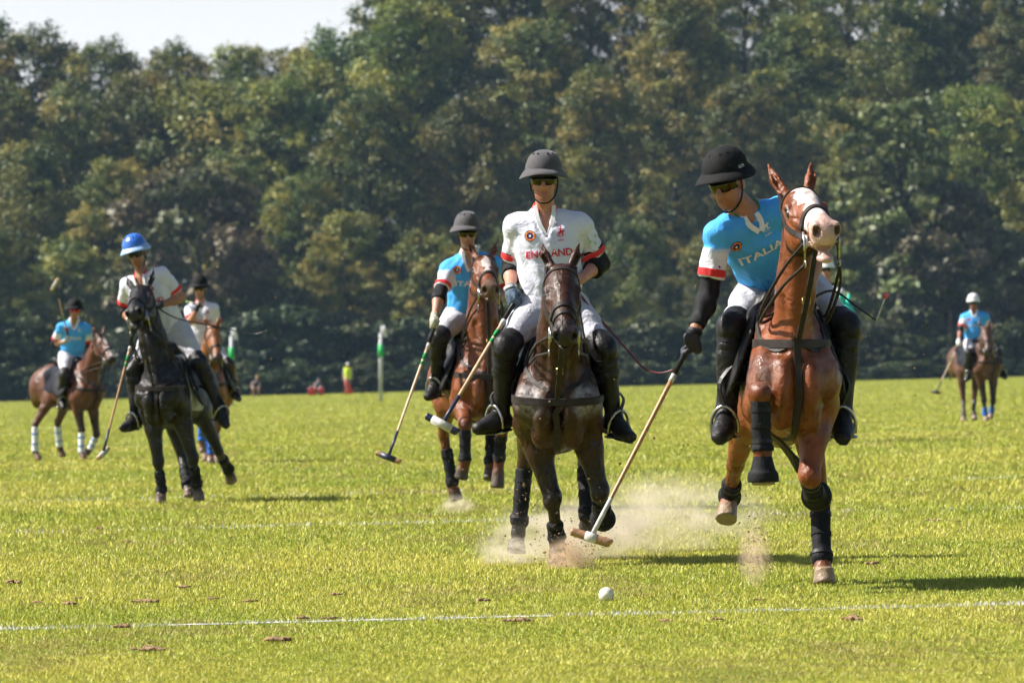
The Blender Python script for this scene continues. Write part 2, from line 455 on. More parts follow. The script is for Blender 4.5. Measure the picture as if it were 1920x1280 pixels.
def lathe(prof, ctr, X, Yv, Z, sx, sy, n=36, mod=None):
    vs_, fs = [], []
    for (rho, z) in prof:
        for k in range(n):
            a = 2 * math.pi * k / n; rr, zz = (rho, z) if mod is None else mod(rho, z, a)
            vs_.append(ctr + X * (rr * sx * math.sin(a)) + Yv * (rr * sy * math.cos(a)) + Z * zz)
    for i in range(len(prof) - 1):
        for k in range(n):
            fs.append((i * n + k, i * n + (k + 1) % n, (i + 1) * n + (k + 1) % n, (i + 1) * n + k))
    return vs_, fs
# ------------------------------------------------------------------ the setting: field, lines, wooded hill
def mat_ground():
    m, nt, b = newmat('turf')
    n1 = noise(nt, 0.55, 6, 0.6); n2 = noise(nt, 9, 5, 0.65); n3 = noise(nt, 60, 3, 0.6)
    r1 = ramp(nt, [(0.30, (0.135, 0.165, 0.012)), (0.5, (0.185, 0.205, 0.018)), (0.72, (0.25, 0.235, 0.04))])
    r2 = ramp(nt, [(0.33, (0.10, 0.135, 0.010)), (0.55, (0.185, 0.205, 0.018)), (0.75, (0.29, 0.26, 0.06))])
    mx = nt.nodes.new('ShaderNodeMixRGB'); mx.inputs[0].default_value = 0.5
    nt.links.new(n1.outputs['Fac'], r1.inputs[0]); nt.links.new(n2.outputs['Fac'], r2.inputs[0])
    nt.links.new(r1.outputs[0], mx.inputs[1]); nt.links.new(r2.outputs[0], mx.inputs[2])
    n4 = noise(nt, 1.7, 8, 0.7); r4 = ramp(nt, [(0.66, (0, 0, 0)), (0.74, (1, 1, 1))])
    nt.links.new(n4.outputs['Fac'], r4.inputs[0])
    m2 = nt.nodes.new('ShaderNodeMixRGB'); m2.inputs[2].default_value = (0.20, 0.12, 0.06, 1)
    nt.links.new(r4.outputs[0], m2.inputs[0]); nt.links.new(mx.outputs[0], m2.inputs[1])
    nt.links.new(m2.outputs[0], b.inputs['Base Color'])
    b.inputs['Roughness'].default_value = 0.9; b.inputs['Specular IOR Level'].default_value = 0.15
    bp = nt.nodes.new('ShaderNodeBump'); bp.inputs['Strength'].default_value = 0.8; bp.inputs['Distance'].default_value = 0.03
    nt.links.new(n3.outputs['Fac'], bp.inputs['Height']); nt.links.new(bp.outputs[0], b.inputs['Normal'])
    return m
M['turf'] = mat_ground()
def leafmat(name, trans, usecol=True, rnd=0.35, upn=0.0):
    m = bpy.data.materials.new(name); m.use_nodes = True; nt = m.node_tree; nt.nodes.clear()
    out = nt.nodes.new('ShaderNodeOutputMaterial'); a = nt.nodes.new('ShaderNodeAttribute'); a.attribute_name = 'Col'
    oi = nt.nodes.new('ShaderNodeObjectInfo'); hs = nt.nodes.new('ShaderNodeHueSaturation')
    mr = nt.nodes.new('ShaderNodeMapRange'); mr.inputs['To Min'].default_value = 0.5 - 0.028 * rnd / 0.35; mr.inputs['To Max'].default_value = 0.5 + 0.03 * rnd / 0.35
    nt.links.new(oi.outputs['Random'], mr.inputs['Value']); nt.links.new(mr.outputs[0], hs.inputs['Hue'])
    m3 = nt.nodes.new('ShaderNodeMath'); m3.operation = 'MULTIPLY'; m3.inputs[1].default_value = 7.13
    m4 = nt.nodes.new('ShaderNodeMath'); m4.operation = 'FRACT'
    nt.links.new(oi.outputs['Random'], m3.inputs[0]); nt.links.new(m3.outputs[0], m4.inputs[0])
    mv = nt.nodes.new('ShaderNodeMapRange'); mv.inputs['To Min'].default_value = 1 - rnd; mv.inputs['To Max'].default_value = 1 + rnd
    nt.links.new(m4.outputs[0], mv.inputs['Value']); nt.links.new(mv.outputs[0], hs.inputs['Value'])
    nt.links.new(a.outputs['Color'], hs.inputs['Color'])
    d = nt.nodes.new('ShaderNodeBsdfDiffuse'); t = nt.nodes.new('ShaderNodeBsdfTranslucent'); g = nt.nodes.new('ShaderNodeBsdfGlossy')
    g.inputs['Roughness'].default_value = 0.5; g.inputs['Color'].default_value = (0.9, 0.95, 0.85, 1)
    mx = nt.nodes.new('ShaderNodeMixShader'); mx.inputs[0].default_value = trans
    if upn:      # short turf scatters light like a surface: lean the shading normals upwards
        ge = nt.nodes.new('ShaderNodeNewGeometry'); vm = nt.nodes.new('ShaderNodeMixRGB'); vm.inputs[0].default_value = upn; vm.inputs[2].default_value = (0, 0, 1, 1)
        nn = nt.nodes.new('ShaderNodeVectorMath'); nn.operation = 'NORMALIZE'
        nt.links.new(ge.outputs['Normal'], vm.inputs[1]); nt.links.new(vm.outputs[0], nn.inputs[0]); nt.links.new(nn.outputs[0], d.inputs['Normal'])
    m2 = nt.nodes.new('ShaderNodeMixShader'); m2.inputs[0].default_value = 0.035
    nt.links.new(hs.outputs[0], d.inputs[0]); nt.links.new(hs.outputs[0], t.inputs[0])
    nt.links.new(d.outputs[0], mx.inputs[1]); nt.links.new(t.outputs[0], mx.inputs[2])
    nt.links.new(mx.outputs[0], m2.inputs[1]); nt.links.new(g.outputs[0], m2.inputs[2]); nt.links.new(m2.outputs[0], out.inputs[0])
    return m
M['leaf'] = leafmat('tree_leaves', 0.27); M['grass'] = leafmat('grass_blades', 0.30, rnd=0.0, upn=0.62)
M['bark'] = mat('bark', (0.045, 0.036, 0.028), 0.9, 0.2, 0.4, 6, 0.6, 12)
M['soil'] = mat('soil', (0.25, 0.16, 0.09), 0.95, 0.15, 0.4, 30, 0.6, 60)
M['hill'] = mat('forest_floor', (0.03, 0.032, 0.015), 0.95, 0.1, 0.5, 0.4, 0.5, 2)
M['linepaint'] = mat('line_paint', (0.62, 0.62, 0.6), 0.9, 0.2, 0.3, 14)

# field: one sheet out to the horizon, gently rising to the right, low undulation
xs = np.concatenate([np.linspace(-1500, -60, 12), np.linspace(-45, 45, 61), np.linspace(60, 1500, 12)])
ys = np.concatenate([np.linspace(-60, 14, 6), np.linspace(16, 130, 115), np.linspace(135, 340, 30), np.linspace(400, 3000, 10)])
gx, gy = np.meshgrid(xs, ys, indexing='ij')
def und(x, y): return 0.0
gv = np.stack([gx, gy, ground(gx, gy)], -1).reshape(-1, 3)
nx, ny = len(xs), len(ys); ii, jj = np.meshgrid(np.arange(nx - 1), np.arange(ny - 1), indexing='ij'); b0 = (ii * ny + jj).ravel()
gf = np.stack([b0, b0 + ny, b0 + ny + 1, b0 + 1], 1)
tag(meshobj('ground', gv, gf, M['turf']), 'bright green mown polo field with worn brown patches', 'field', kind='structure')

rng = np.random.RandomState(11)
def vnoise(x, y, seed, f):
    r = np.random.RandomState(seed); s = 0
    for i in range(6):
        a = r.uniform(0, 6.28); k = f * r.uniform(0.5, 1.9); s = s + np.sin(x * k * math.cos(a) + y * k * math.sin(a) + r.uniform(0, 6.28) + 0.8 * np.sin(x * k * 0.6 * math.sin(a) - y * k * 0.5 * math.cos(a)))
    return s / 6
DIV = [(rng.uniform(-5, 5) * 1.0, 0, 0) for _ in range(0)]
def grass_blades():
    N = 820000
    # density falls with distance so that blades keep about the same spacing in view
    u = rng.rand(N); d0, d1 = 20.5, 336.0
    D = 1 / (1 / d0 - u * (1 / d0 - 1 / d1))
    X = (rng.rand(N) - 0.5) * 2 * ((960 / FPX) * 1.18 * D + 0.6)
    sc = np.clip(D / 26, 0.8, 9)
    patch = vnoise(X, D, 3, 1.6); fine = vnoise(X, D, 4, 7)
    bare = (vnoise(X, D * 0.7, 9, 2.2) + 0.5 * vnoise(X, D, 10, 9)) > 0.52
    keep = ~(bare & (rng.rand(N) < 0.75)); X, D, sc, patch, fine = X[keep], D[keep], sc[keep], patch[keep], fine[keep]; N = len(X)
    hgt = (0.010 + 0.013 * rng.rand(N)) * (1 + 0.45 * np.clip(fine, -1, 1)) * np.clip(sc, 0.9, 2.2)
    w = (0.0019 + 0.0012 * rng.rand(N)) * sc * 1.25
    a = rng.rand(N) * 6.283; ln = rng.rand(N) * 0.9; b = rng.rand(N) * 6.283
    z = ground(X)
    base = np.stack([X, D, z - 0.003], 1)
    s = np.stack([np.cos(a), np.sin(a), np.zeros(N)], 1) * w[:, None]
    tip = base + np.stack([np.cos(b) * ln * hgt, np.sin(b) * ln * hgt, hgt], 1)
    v = np.stack([base - s, base + s, tip], 1).reshape(-1, 3)
    f = np.arange(N * 3).reshape(N, 3)
    t = np.clip(0.5 + 0.30 * patch + 0.35 * vnoise(X, D * 0.6, 31, 0.55) + 0.20 * fine + rng.normal(0, 0.22, N), 0, 1)[:, None]
    lush = np.array([0.22, 0.325, 0.014]); dry = np.array([0.66, 0.59, 0.10])
    c = lush * (1 - t) + dry * t
    straw = rng.rand(N) < 0.10; c[straw] = np.array([0.52, 0.44, 0.17])
    wear = np.clip((vnoise(X, D * 0.7, 9, 2.2) + 0.5 * vnoise(X, D, 10, 9) - 0.34) / 0.2, 0, 1)[:, None] * 0.65     # scuffed, earthy patches
    c = c * (1 - wear) + wear * np.array([0.36, 0.25, 0.11])
    for y0, hw, p in LINES:
        on = (np.abs(D + 0.004 * X - y0 + 0.03 * vnoise(X, D, 21, 5)) < hw) & (0.7 * vnoise(X, D, 22, 4.3) + rng.normal(0, 0.4, N) < p)
        c[on] = np.array([0.66, 0.67, 0.62])
    return v, f, np.repeat(c, 3, 0)
LINES = [(27.95, 0.11, 0.12), (45.6, 0.16, -0.05), (57.0, 0.18, -0.1)]
v, f, c = grass_blades()
tag(meshobj('grass', v, f, M['grass'], None, False, c), 'short mown grass blades covering the near field', 'grass', kind='stuff')
for y0, hw, p in LINES[:1]:      # chalk lying on the turf under the blades, in worn dashes
    bm = bmesh.new(); x = -9.0
    while x < 9:
        ln = rng.uniform(0.15, 0.7)
        if rng.rand() < 0.3:
            k = 5; lo = []; hi = []
            for i in range(k + 1):
                xx = x + ln * i / k; lo.append((xx, y0 - 0.004 * xx - hw * rng.uniform(0.1, 0.5), ground(xx) + 0.004)); hi.append((xx, y0 - 0.004 * xx + hw * rng.uniform(0.2, 0.8), ground(xx) + 0.004))
            L_ = [bm.verts.new(q) for q in lo]; H_ = [bm.verts.new(q) for q in hi]
            for i in range(k): bm.faces.new((L_[i], L_[i + 1], H_[i + 1], H_[i]))
        x += ln + rng.uniform(0.02, 0.25)
    me = bpy.data.meshes.new('boundary_line'); bm.to_mesh(me); bm.free(); me.materials.append(M['linepaint'])
    o = bpy.data.objects.new('boundary_line', me); COL.objects.link(o); tag(o, 'worn white chalk line across the near grass', 'line', kind='structure')

# torn turf: clods of soil
def clod(seed, n=16):
    r = np.random.RandomState(seed); pr = []
    for i in range(n):
        p = V(r.normal(0, 0.035), r.normal(0, 0.035), abs(r.normal(0.004, 0.006))); pr.append(cone(p, p + V(r.normal(0, .01), r.normal(0, .01), 0.006), r.uniform(0.012, 0.022), r.uniform(0.006, 0.012), 0.02))
    w = wrinkle(seed, 0.005, 120)
    return build(pr, 0.0065, 0, [(V(0, 0, -0.004), V(0, 0, -1))], w)
CL = []
for k in range(5):
    v, f = clod(60 + k); me = meshobj('clod_shape', v, f, M['soil']); CL.append(me.data); bpy.data.objects.remove(me)
spots = [(70, 1133), (150, 1125), (130, 1136), (22, 1096), (275, 1132), (345, 1104), (395, 1126), (470, 1131), (285, 1222), (625, 1118), (570, 1163), (625, 1163), (520, 1205), (232, 1180), (430, 968), (400, 978), (185, 994), (615, 1070), (905, 1130), (965, 1168), (985, 1168), (510, 770), (1750, 978), (1795, 980), (1420, 1128), (1250, 1168), (1640, 1060), (1345, 1165),
         (240, 1018), (285, 1045), (435, 1010), (680, 1033), (760, 945), (1600, 1165), (1770, 1055), (1850, 1210), (110, 1210), (790, 1240), (1500, 1240), (1000, 1215), (690, 900), (1120, 1195), (1460, 1190), (1690, 930), (560, 1010), (880, 1060)]
for k, (px, py) in enumerate(spots[:34]):
    x = (px - 960); s_ = (py - HORIZON + SLOPE * x) / CAM_H; D = FPX / s_
    o = bpy.data.objects.new('turf_divot', CL[k % 5]); COL.objects.link(o)
    xx = x / FPX * D; q = rng.uniform(0.25, 0.62)
    o.location = (xx, D, ground(xx) + 0.012); o.rotation_euler = (0, 0, rng.uniform(0, 6)); o.scale = (q * rng.uniform(0.8, 1.6), q * rng.uniform(0.9, 1.6), q * rng.uniform(0.7, 1.2))
    tag(o, 'small torn clod of brown soil lying on the grass', 'divot', 'torn divots scattered over the field')

# wooded hillside
def hill_h(x, y):
    t = np.clip((y - 342) / 150.0, 0, 1)
    lift = np.interp(x, [-120, -40, -14, -6, 10, 40, 120], [7, 7, 8, 18, 26, 30, 32])
    return ground(x) + t * t * (3 - 2 * t) * lift
hx = np.linspace(-260, 260, 66); hy = np.concatenate([np.linspace(338, 500, 40), np.linspace(520, 900, 10)])
gx, gy = np.meshgrid(hx, hy, indexing='ij'); nx, ny = len(hx), len(hy)
gz = hill_h(gx, gy) + 0.05 + 0.4 * np.sin(gx * 0.7) * np.sin(gy * 0.5) * np.clip((gy - 345) / 20, 0, 1); gz[:, 0] -= 0.6
ii, jj = np.meshgrid(np.arange(nx - 1), np.arange(ny - 1), indexing='ij'); b0 = (ii * ny + jj).ravel()
tag(meshobj('hillside', np.stack([gx, gy, gz], -1).reshape(-1, 3), np.stack([b0, b0 + ny, b0 + ny + 1, b0 + 1], 1), M['hill']), 'steep wooded hillside behind the field', 'hill', kind='structure')

def crown_mesh(seed, H, Wd, lobes, leaves, leaf, base=0.16, flat=0.95, pal=None):
    r = np.random.RandomState(seed); vs_, cs = [], []
    pal = pal or [(0.068, 0.092, 0.019), (0.132, 0.144, 0.027), (0.225, 0.20, 0.043)]
    pts = []
    for i in range(lobes):
        t = (i + 0.5) / lobes; z = base + (0.97 - base) * t
        prof = (0.55 + 0.45 * min(1, t / 0.35)) * math.sqrt(max(0.02, 1 - (max(0, t - 0.30) / 0.72) ** 2))
        a = i * 2.39996 + r.uniform(-0.6, 0.6); rad = Wd / 2 * max(prof, 0.10) * (1 - 0.75 * r.rand() ** 2.2)
        pts.append(V(math.cos(a) * rad, math.sin(a) * rad, z * H))
    for p in pts:
        R_ = Wd * r.uniform(0.06, 0.125); col = np.array(pal[r.randint(len(pal))]) * r.uniform(0.75, 1.3)
        n = int(leaves * (R_ / (Wd * 0.095)) ** 2)
        sub = 12                                        # sprays on the outside of a lobe
        sd = r.normal(size=(sub, 3)); sd[:, 2] = np.abs(sd[:, 2]) - 0.3; sd /= np.linalg.norm(sd, axis=1)[:, None]
        sp = p + sd * R_ * V(1.2, 1.2, flat * 1.2) * r.uniform(0.75, 1.15, (sub, 1))
        k = r.randint(sub, size=n)
        q = sp[k] + r.normal(0, 1, (n, 3)) * V(0.27, 0.27, 0.20) * R_
        nn = r.normal(size=(n, 3)) * 0.7 + sd[k] * 0.85 + V(0, 0, 0.35); nn /= np.linalg.norm(nn, axis=1)[:, None]
        e1 = np.cross(nn, r.normal(size=(n, 3))); e1 /= np.linalg.norm(e1, axis=1)[:, None] + 1e-9; e2 = np.cross(nn, e1)
        s = (leaf * r.uniform(0.5, 1.3, n))[:, None]
        vs_.append(np.stack([q - e1 * s, q - e2 * s * 0.55 + nn * s * 0.15, q + e1 * s, q + e2 * s * 0.55 + nn * s * 0.15], 1).reshape(-1, 3))
        cc = col * r.uniform(0.7, 1.35, (n, 1)); cs.append(np.repeat(cc, 4, 0))
    v = np.concatenate(vs_); c = np.concatenate(cs)
    return v, np.arange(len(v)).reshape(-1, 4), c, pts
def trunk_mesh(seed, H, rad, pts):
    r = random.Random(seed); V_, F_ = [], []
    def addt(p, rd):
        v, f = tube_geo(p, rd, 7); b = len(V_); V_.extend(v); F_.extend(tuple(i + b for i in q) for q in f)
    top = V(r.uniform(-.3, .3), r.uniform(-.3, .3), H * 0.82)
    addt(catmull([V(0, 0, -1.5), V(r.uniform(-.2, .2), 0, H * 0.25), V(r.uniform(-.4, .4), r.uniform(-.3, .3), H * 0.55), top], 4), [rad * 1.25, rad, rad * 0.6, rad * 0.15])
    for p in pts[::2]:
        z = max(0.10 * H, p[2] - 0.16 * H); a = V(0, 0, z)
        addt([a, a * 0.5 + p * 0.5 + V(0, 0, 0.3), p], [rad * 0.32, rad * 0.2, 0.03])
    return V_, F_
TREES = []
specs = [(1, 25, 12.5, 140, 310, 0.19, 0.06), (2, 27, 10.5, 130, 310, 0.185, 0.06), (3, 23, 13.5, 140, 310, 0.19, 0.05), (4, 28, 11.5, 140, 310, 0.185, 0.06), (5, 14, 9.0, 90, 320, 0.16, 0.04)]
for sd, H, Wd, lb, lv, lf, bs in specs:
    v, f, c, pts = crown_mesh(sd, H, Wd, lb, lv, lf, bs)
    co = meshobj('crown', v, f, M['leaf'], None, False, c); tv, tf = trunk_mesh(sd, H, 0.30, pts); to = meshobj('trunk', tv, tf, M['bark'])
    TREES.append((co.data, to.data, H, Wd)); bpy.data.objects.remove(co); bpy.data.objects.remove(to)
# tall narrow weeping-limbed tree and a brownish one, seen at the right
v, f, c, pts = crown_mesh(31, 13, 6.5, 46, 300, 0.20, 0.10, 0.35, [(0.11, 0.135, 0.045), (0.15, 0.165, 0.06)])
co = meshobj('crown', v, f, M['leaf'], None, False, c); tv, tf = trunk_mesh(31, 13, 0.2, pts); to = meshobj('trunk', tv, tf, M['bark'])
TREES.append((co.data, to.data, 13, 6.0)); bpy.data.objects.remove(co); bpy.data.objects.remove(to)
v, f, c, pts = crown_mesh(32, 9, 7.5, 40, 360, 0.19, 0.05, 0.5, [(0.12, 0.10, 0.055), (0.15, 0.12, 0.07), (0.09, 0.10, 0.045)])
co = meshobj('crown', v, f, M['leaf'], None, False, c); tv, tf = trunk_mesh(32, 9, 0.16, pts); to = meshobj('trunk', tv, tf, M['bark'])
TREES.append((co.data, to.data, 9, 7.5)); bpy.data.objects.remove(co); bpy.data.objects.remove(to)
SH = []
for sd in (51, 52, 53):
    v, f, c, pts = crown_mesh(sd, 3.6, 4.6, 24, 300, 0.15, 0.02, 0.7, [(0.024, 0.040, 0.014), (0.034, 0.052, 0.018), (0.05, 0.062, 0.02)])
    co = meshobj('foliage', v, f, M['leaf'], None, False, c); tv, tf = trunk_mesh(sd, 3.6, 0.06, pts); to = meshobj('stem', tv, tf, M['bark'])
    SH.append((co.data, to.data, 3.6, 4.6)); bpy.data.objects.remove(co); bpy.data.objects.remove(to)
def place_tree(kind, px, ytop, D, label, group, name='tree', wide=1.0, shrub=False, rot=None):
    """stand a tree at column px and distance D so that its top reaches ytop in the photograph"""
    cr, tr, H, Wd = (SH if shrub else TREES)[kind]
    x = (px - 960) / FPX * D; zh = float(hill_h(np.array(x), np.array(D))); zt = at(px, ytop, D)[2]
    if shrub or kind > 4: s = max((zt - zh) / H, 0.2); zb = zh; ws = max(s, 0.8) * wide
    else: s = wide * rng.uniform(0.92, 1.12) if zt - zh > H * 0.8 else max((zt - zh) / H, 0.5); zb = min(zt - H * s, zh); s = (zt - zb) / H; ws = s * rng.uniform(0.9, 1.1)
    r = empty(name, (x, D, zb), label, 'shrub' if shrub else 'tree', group)
    r.rotation_euler = (0, 0, rng.uniform(0, 6.28) if rot is None else rot)
    r.scale = (ws, ws, s)
    for nm, me in (('crown' if not shrub else 'foliage', cr), ('trunk' if not shrub else 'stem', tr)):
        o = bpy.data.objects.new(nm, me); COL.objects.link(o); o.parent = r
    return r
rows = [
 # back rows, skyline
 (425, [(-70, 40, 'far left'), (55, 60, 'left edge'), (190, 82, ''), (330, 88, ''), (455, 88, ''), (560, 92, ''), (655, 70, ''), (760, -60, ''), (880, -130, ''), (1030, -140, ''), (1210, -150, ''), (1400, -150, ''), (1590, -140, ''), (1780, -190, ''), (1960, -220, '')]),
 (446, [(820, -90, ''), (960, -170, ''), (1110, -190, ''), (1300, -190, ''), (1490, -190, ''), (1690, -200, ''), (1880, -220, '')]),
 (398, [(-10, 150, ''), (135, 170, ''), (260, 140, ''), (400, 165, ''), (520, 150, ''), (770, 5, ''), (1000, 40, ''), (1270, -20, ''), (1500, 30, ''), (1700, 10, ''), (1900, 40, '')]),
 (374, [(60, 270, ''), (215, 300, ''), (430, 290, ''), (560, 330, ''), (690, 175, ''), (880, 190, ''), (1120, 130, ''), (1390, 150, ''), (1580, 190, ''), (1830, 170, ''), (1990, 200, '')]),
 (357, [(-30, 420, ''), (120, 455, ''), (480, 480, ''), (650, 400, ''), (800, 440, ''), (985, 400, ''), (1190, 420, ''), (1340, 440, ''), (1500, 400, ''), (1930, 420, '')]),
 (352, [(365, 330, 6), (1690, 175, 5), (1765, 345, 6), (1865, 440, 6), (640, 590, 6)]),
]
PLACES = {446: 'behind the ridge', 425: 'on the ridge', 398: 'in the second rank below the ridge', 374: 'halfway up the slope', 357: 'low on the slope'}
ORD = ['first', 'second', 'third', 'fourth', 'fifth', 'sixth', 'seventh', 'eighth', 'ninth', 'tenth', 'eleventh', 'twelfth', 'thirteenth', 'fourteenth', 'fifteenth', 'sixteenth']
SPECIAL = {365: 'brownish dry-leaved tree rising behind the blue-helmeted rider', 1690: 'pale layered slender tree right of the right-hand rider', 1765: 'tallest brownish bushy tree behind the far right rider', 1865: 'small brownish tree at the right edge behind the far right rider', 640: 'low yellowish leafy tree above the steward'}
for D, lst in rows:
    for k, (px, yt, kd) in enumerate(lst):
        if D == 352: place_tree(kd, px, yt, D + rng.uniform(-2, 2), SPECIAL[px], 'trees of the hillside wood'); continue
        kd = rng.randint(4) if D > 360 else (4 if yt > 430 else rng.randint(4))
        place_tree(kd, px, yt, D + rng.uniform(-4, 4), '%s green tree from the left %s' % (ORD[k], PLACES[D]), 'trees of the hillside wood')
for D, side in ((425, 'left'), (425, 'right'), (398, 'left'), (398, 'right'), (374, 'left'), (374, 'right'), (357, 'left'), (357, 'right')):
    for j_ in range(3):         # the wood goes on past both edges of the view
        px = -150 - 150 * j_ if side == 'left' else 2080 + 160 * j_
        yt = {425: 60, 398: 150, 374: 280, 357: 430}[D] if side == 'left' else {425: -190, 398: 20, 374: 190, 357: 420}[D]
        place_tree(rng.randint(4) if D > 360 else 4, px, yt + rng.uniform(-25, 25), D + rng.uniform(-4, 4), '%s tree beyond the %s edge of the view %s' % (ORD[j_], side, PLACES[D]), 'trees of the hillside wood')
k = 0
for px in range(-350, 2300, 62):
    k += 1
    yt = rng.uniform(575, 660) if px not in () else 600
    place_tree(rng.randint(3), px + rng.uniform(-20, 20), yt, 346 + rng.uniform(-1.5, 3), 'dark leafy shrub in the undergrowth at the foot of the wood', 'shrubs at the edge of the wood', 'shrub', 1.25, True)
k = 0
for px in range(-350, 2300, 46):
    k += 1
    place_tree(rng.randint(3), px + rng.uniform(-15, 15), rng.uniform(672, 702), 341.5 + rng.uniform(-1, 1), 'low green bush along the far edge of the grass', 'low bushes along the far edge of the field', 'bush', 1.0, True)
from mathutils.noise import noise as noise_fn
# ------------------------------------------------------------------ polo ponies
BAY = dict(body=(0.11, 0.036, 0.013), leg=(0.018, 0.012, 0.010), muz=(0.03, 0.018, 0.014), belly=(0.12, 0.055, 0.03))
def pony(name, label, S, hands):
    sc = S.get('sc', 1.0); D0 = S['D']; yaw = R(S['yaw']); pit = R(S.get('pitch', 0)); res = S['res']
    F = V(math.sin(yaw), -math.cos(yaw), 0); L = V(math.cos(yaw), math.sin(yaw), 0); U = V(0, 0, 1)
    F, U = F * math.cos(pit) + U * math.sin(pit), U * math.cos(pit) - F * math.sin(pit)
    lean = R(S.get('lean', 0)); L, U = L * math.cos(lean) + U * math.sin(lean), U * math.cos(lean) - L * math.sin(lean)
    W = at(*S['withers'], D0)
    wid = S.get('wid', 0.92); hs = S.get('hs', 1.06); nw = S.get('nw', 0.92)
    def T(f, l, u): return W + (F * f + L * l * wid + U * (u - 1.53)) * sc
    AX = np.array([F, L, U])
    BO, LG, MZ, HF, WH, BL = range(6)
    c = S.get('col', BAY)
    pal = [c['body'], c['leg'], c['muz'], S.get('hoofcol', (0.06, 0.045, 0.035)), (0.62, 0.55, 0.5), c['belly']]
    pr = []
    def C(a, b, r1, r2, k=0.06, col=BO, u=None, su=1.0, t='torso'):
        if u is not None and t == 'torso': su = su * wid
        if t == 'head': r1, r2 = r1 * hs / 1.06, r2 * hs / 1.06
        pr.append(cone(a, b, r1 * sc, r2 * sc, k, col, u, su, t))
    def E(cn, rad, k=0.05, col=BO, ax=AX, t='torso', op='+'):
        rad = np.array(rad) * sc * (hs / 1.06 if t == 'head' else 1)
        if ax is AX: rad = rad * V(1, wid, 1)
        pr.append(ell(cn, ax, rad, k, col, t, op))
    # trunk
    C(T(0.18, 0, 1.17), T(-0.32, 0, 1.155), 0.25, 0.31, 0.10, BO, L, 0.80)
    C(T(-0.32, 0, 1.155), T(-0.68, 0, 1.20), 0.315, 0.265, 0.10, BO, L, 0.90)
    C(T(-0.66, 0, 1.23), T(-0.86, 0, 1.20), 0.255, 0.235, 0.10, BO, L, 1.0)
    C(T(0.04, 0, 1.42), T(-0.28, 0, 1.375), 0.085, 0.095, 0.10)
    C(T(-0.3, 0, 1.33), T(-0.7, 0, 1.38), 0.12, 0.13, 0.10)
    E(T(0.25, 0, 0.97), (0.17, 0.11, 0.15), 0.08)
    C(T(0.1, 0, 0.93), T(-0.35, 0, 0.93), 0.11, 0.11, 0.10, BL)
    C(T(-0.98, 0, 1.42), T(-1.06, 0, 1.1), 0.045, 0.03, 0.03, LG, t='tail')
    for s in (-1, 1):
        E(T(0.385, s * 0.085, 1.07), (0.115, 0.085, 0.17), 0.022)
        E(T(0.33, s * 0.10, 0.93), (0.09, 0.07, 0.10), 0.03)
        C(T(0.0, s * 0.13, 1.42), T(0.32, s * 0.20, 1.12), 0.085, 0.120, 0.05, BO, L, 0.70)
        E(T(0.12, s * 0.185, 1.10), (0.17, 0.085, 0.17), 0.06)
        E(T(-0.80, s * 0.13, 1.16), (0.23, 0.145, 0.27), 0.07)
        E(T(-0.93, s * 0.11, 1.03), (0.12, 0.10, 0.20), 0.06)
        E(T(-0.50, s * 0.235, 1.36), (0.06, 0.05, 0.05), 0.09)
    pr.append(ell(T(0.535, 0, 1.0), AX, np.array([0.07, 0.014, 0.15]) * sc, 0.05, BO, 'x', '-'))
    for s in (-1, 1):
        a1 = nrm(U * 0.9 + L * s * 0.45); pr.append(ell(T(0.46, s * 0.185, 0.99), np.array([F, nrm(np.cross(a1, F)), a1]), np.array([0.05, 0.012, 0.12]) * sc, 0.04, BO, 'x', '-'))
        pr.append(ell(T(0.30, s * 0.30, 1.22), np.array([nrm(F * 0.6 - U * 0.8), L, nrm(F * 0.8 + U * 0.6)]), np.array([0.16, 0.02, 0.02]) * sc, 0.05, BO, 'x', '-'))
    # neck
    nb = T(0.20, 0, 1.24); P = reach(T(0.20, 0, 1.28), *S['poll'][:2], 0.80 * sc, S['poll'][2])
    wt = T(-0.02, 0, 1.42)
    Mz = reach(P, *S['muz'][:2], 0.55 * sc, S['muz'][2])
    h = nrm(Mz - P); j = nb - P; j = nrm(j - h * (j @ h)); l = np.cross(h, j)
    if l @ CR < 0: l = -l
    rl = R(S.get('roll', 0)); j, l = j * math.cos(rl) + l * math.sin(rl), l * math.cos(rl) - j * math.sin(rl)
    def H(x, y, z): return P + (h * x + j * y + l * z * 1.06) * sc * hs
    HAX = np.array([h, j, l])
    thr = H(0.05, 0.12, 0); md = nb * 0.5 + thr * 0.5; nl = nrm(np.cross(nrm(thr - nb), nrm(j + h * 0.01)))
    back = nrm(wt - nb); back = nrm(P - W); nd = nrm(thr - nb)
    crest = nrm(np.cross(L, nd)); crest = crest if crest @ (W - nb) > 0 else -crest
    C(nb, md, 0.20, 0.16, 0.10, BO, L, 0.80 * nw, 'neck')
    C(md, thr, 0.155, 0.125, 0.08, BO, L, 0.88 * min(1, nw * 1.08), 'neck')
    C(wt, md + crest * 0.10 * sc, 0.10, 0.065, 0.10, BO, L, 0.6, 'neck')
    C(md + crest * 0.10 * sc, H(0.0, 0.03, 0), 0.065, 0.055, 0.08, BO, L, 0.6, 'neck')
    C(T(0.33, 0, 1.12), md - crest * 0.06 * sc, 0.10, 0.06, 0.08, BO, L, nw, 'neck')
    fdn = -crest
    for s in (-1, 1):
        pr.append(cone(T(0.44, s * 0.10, 1.24), md + fdn * 0.125 * sc + L * s * 0.085 * sc, 0.022 * sc, 0.016 * sc, 0.05, BO, None, 1, 'x', '-'))
        pr.append(cone(T(0.16, s * 0.24, 1.33), md + L * s * 0.135 * sc + crest * 0.02, 0.025 * sc, 0.014 * sc, 0.05, BO, None, 1, 'x', '-'))
        pr.append(cone(H(0.09, 0.18, s * 0.085), H(0.00, 0.07, s * 0.105), 0.016 * sc, 0.012 * sc, 0.03, BO, None, 1, 'x', '-'))
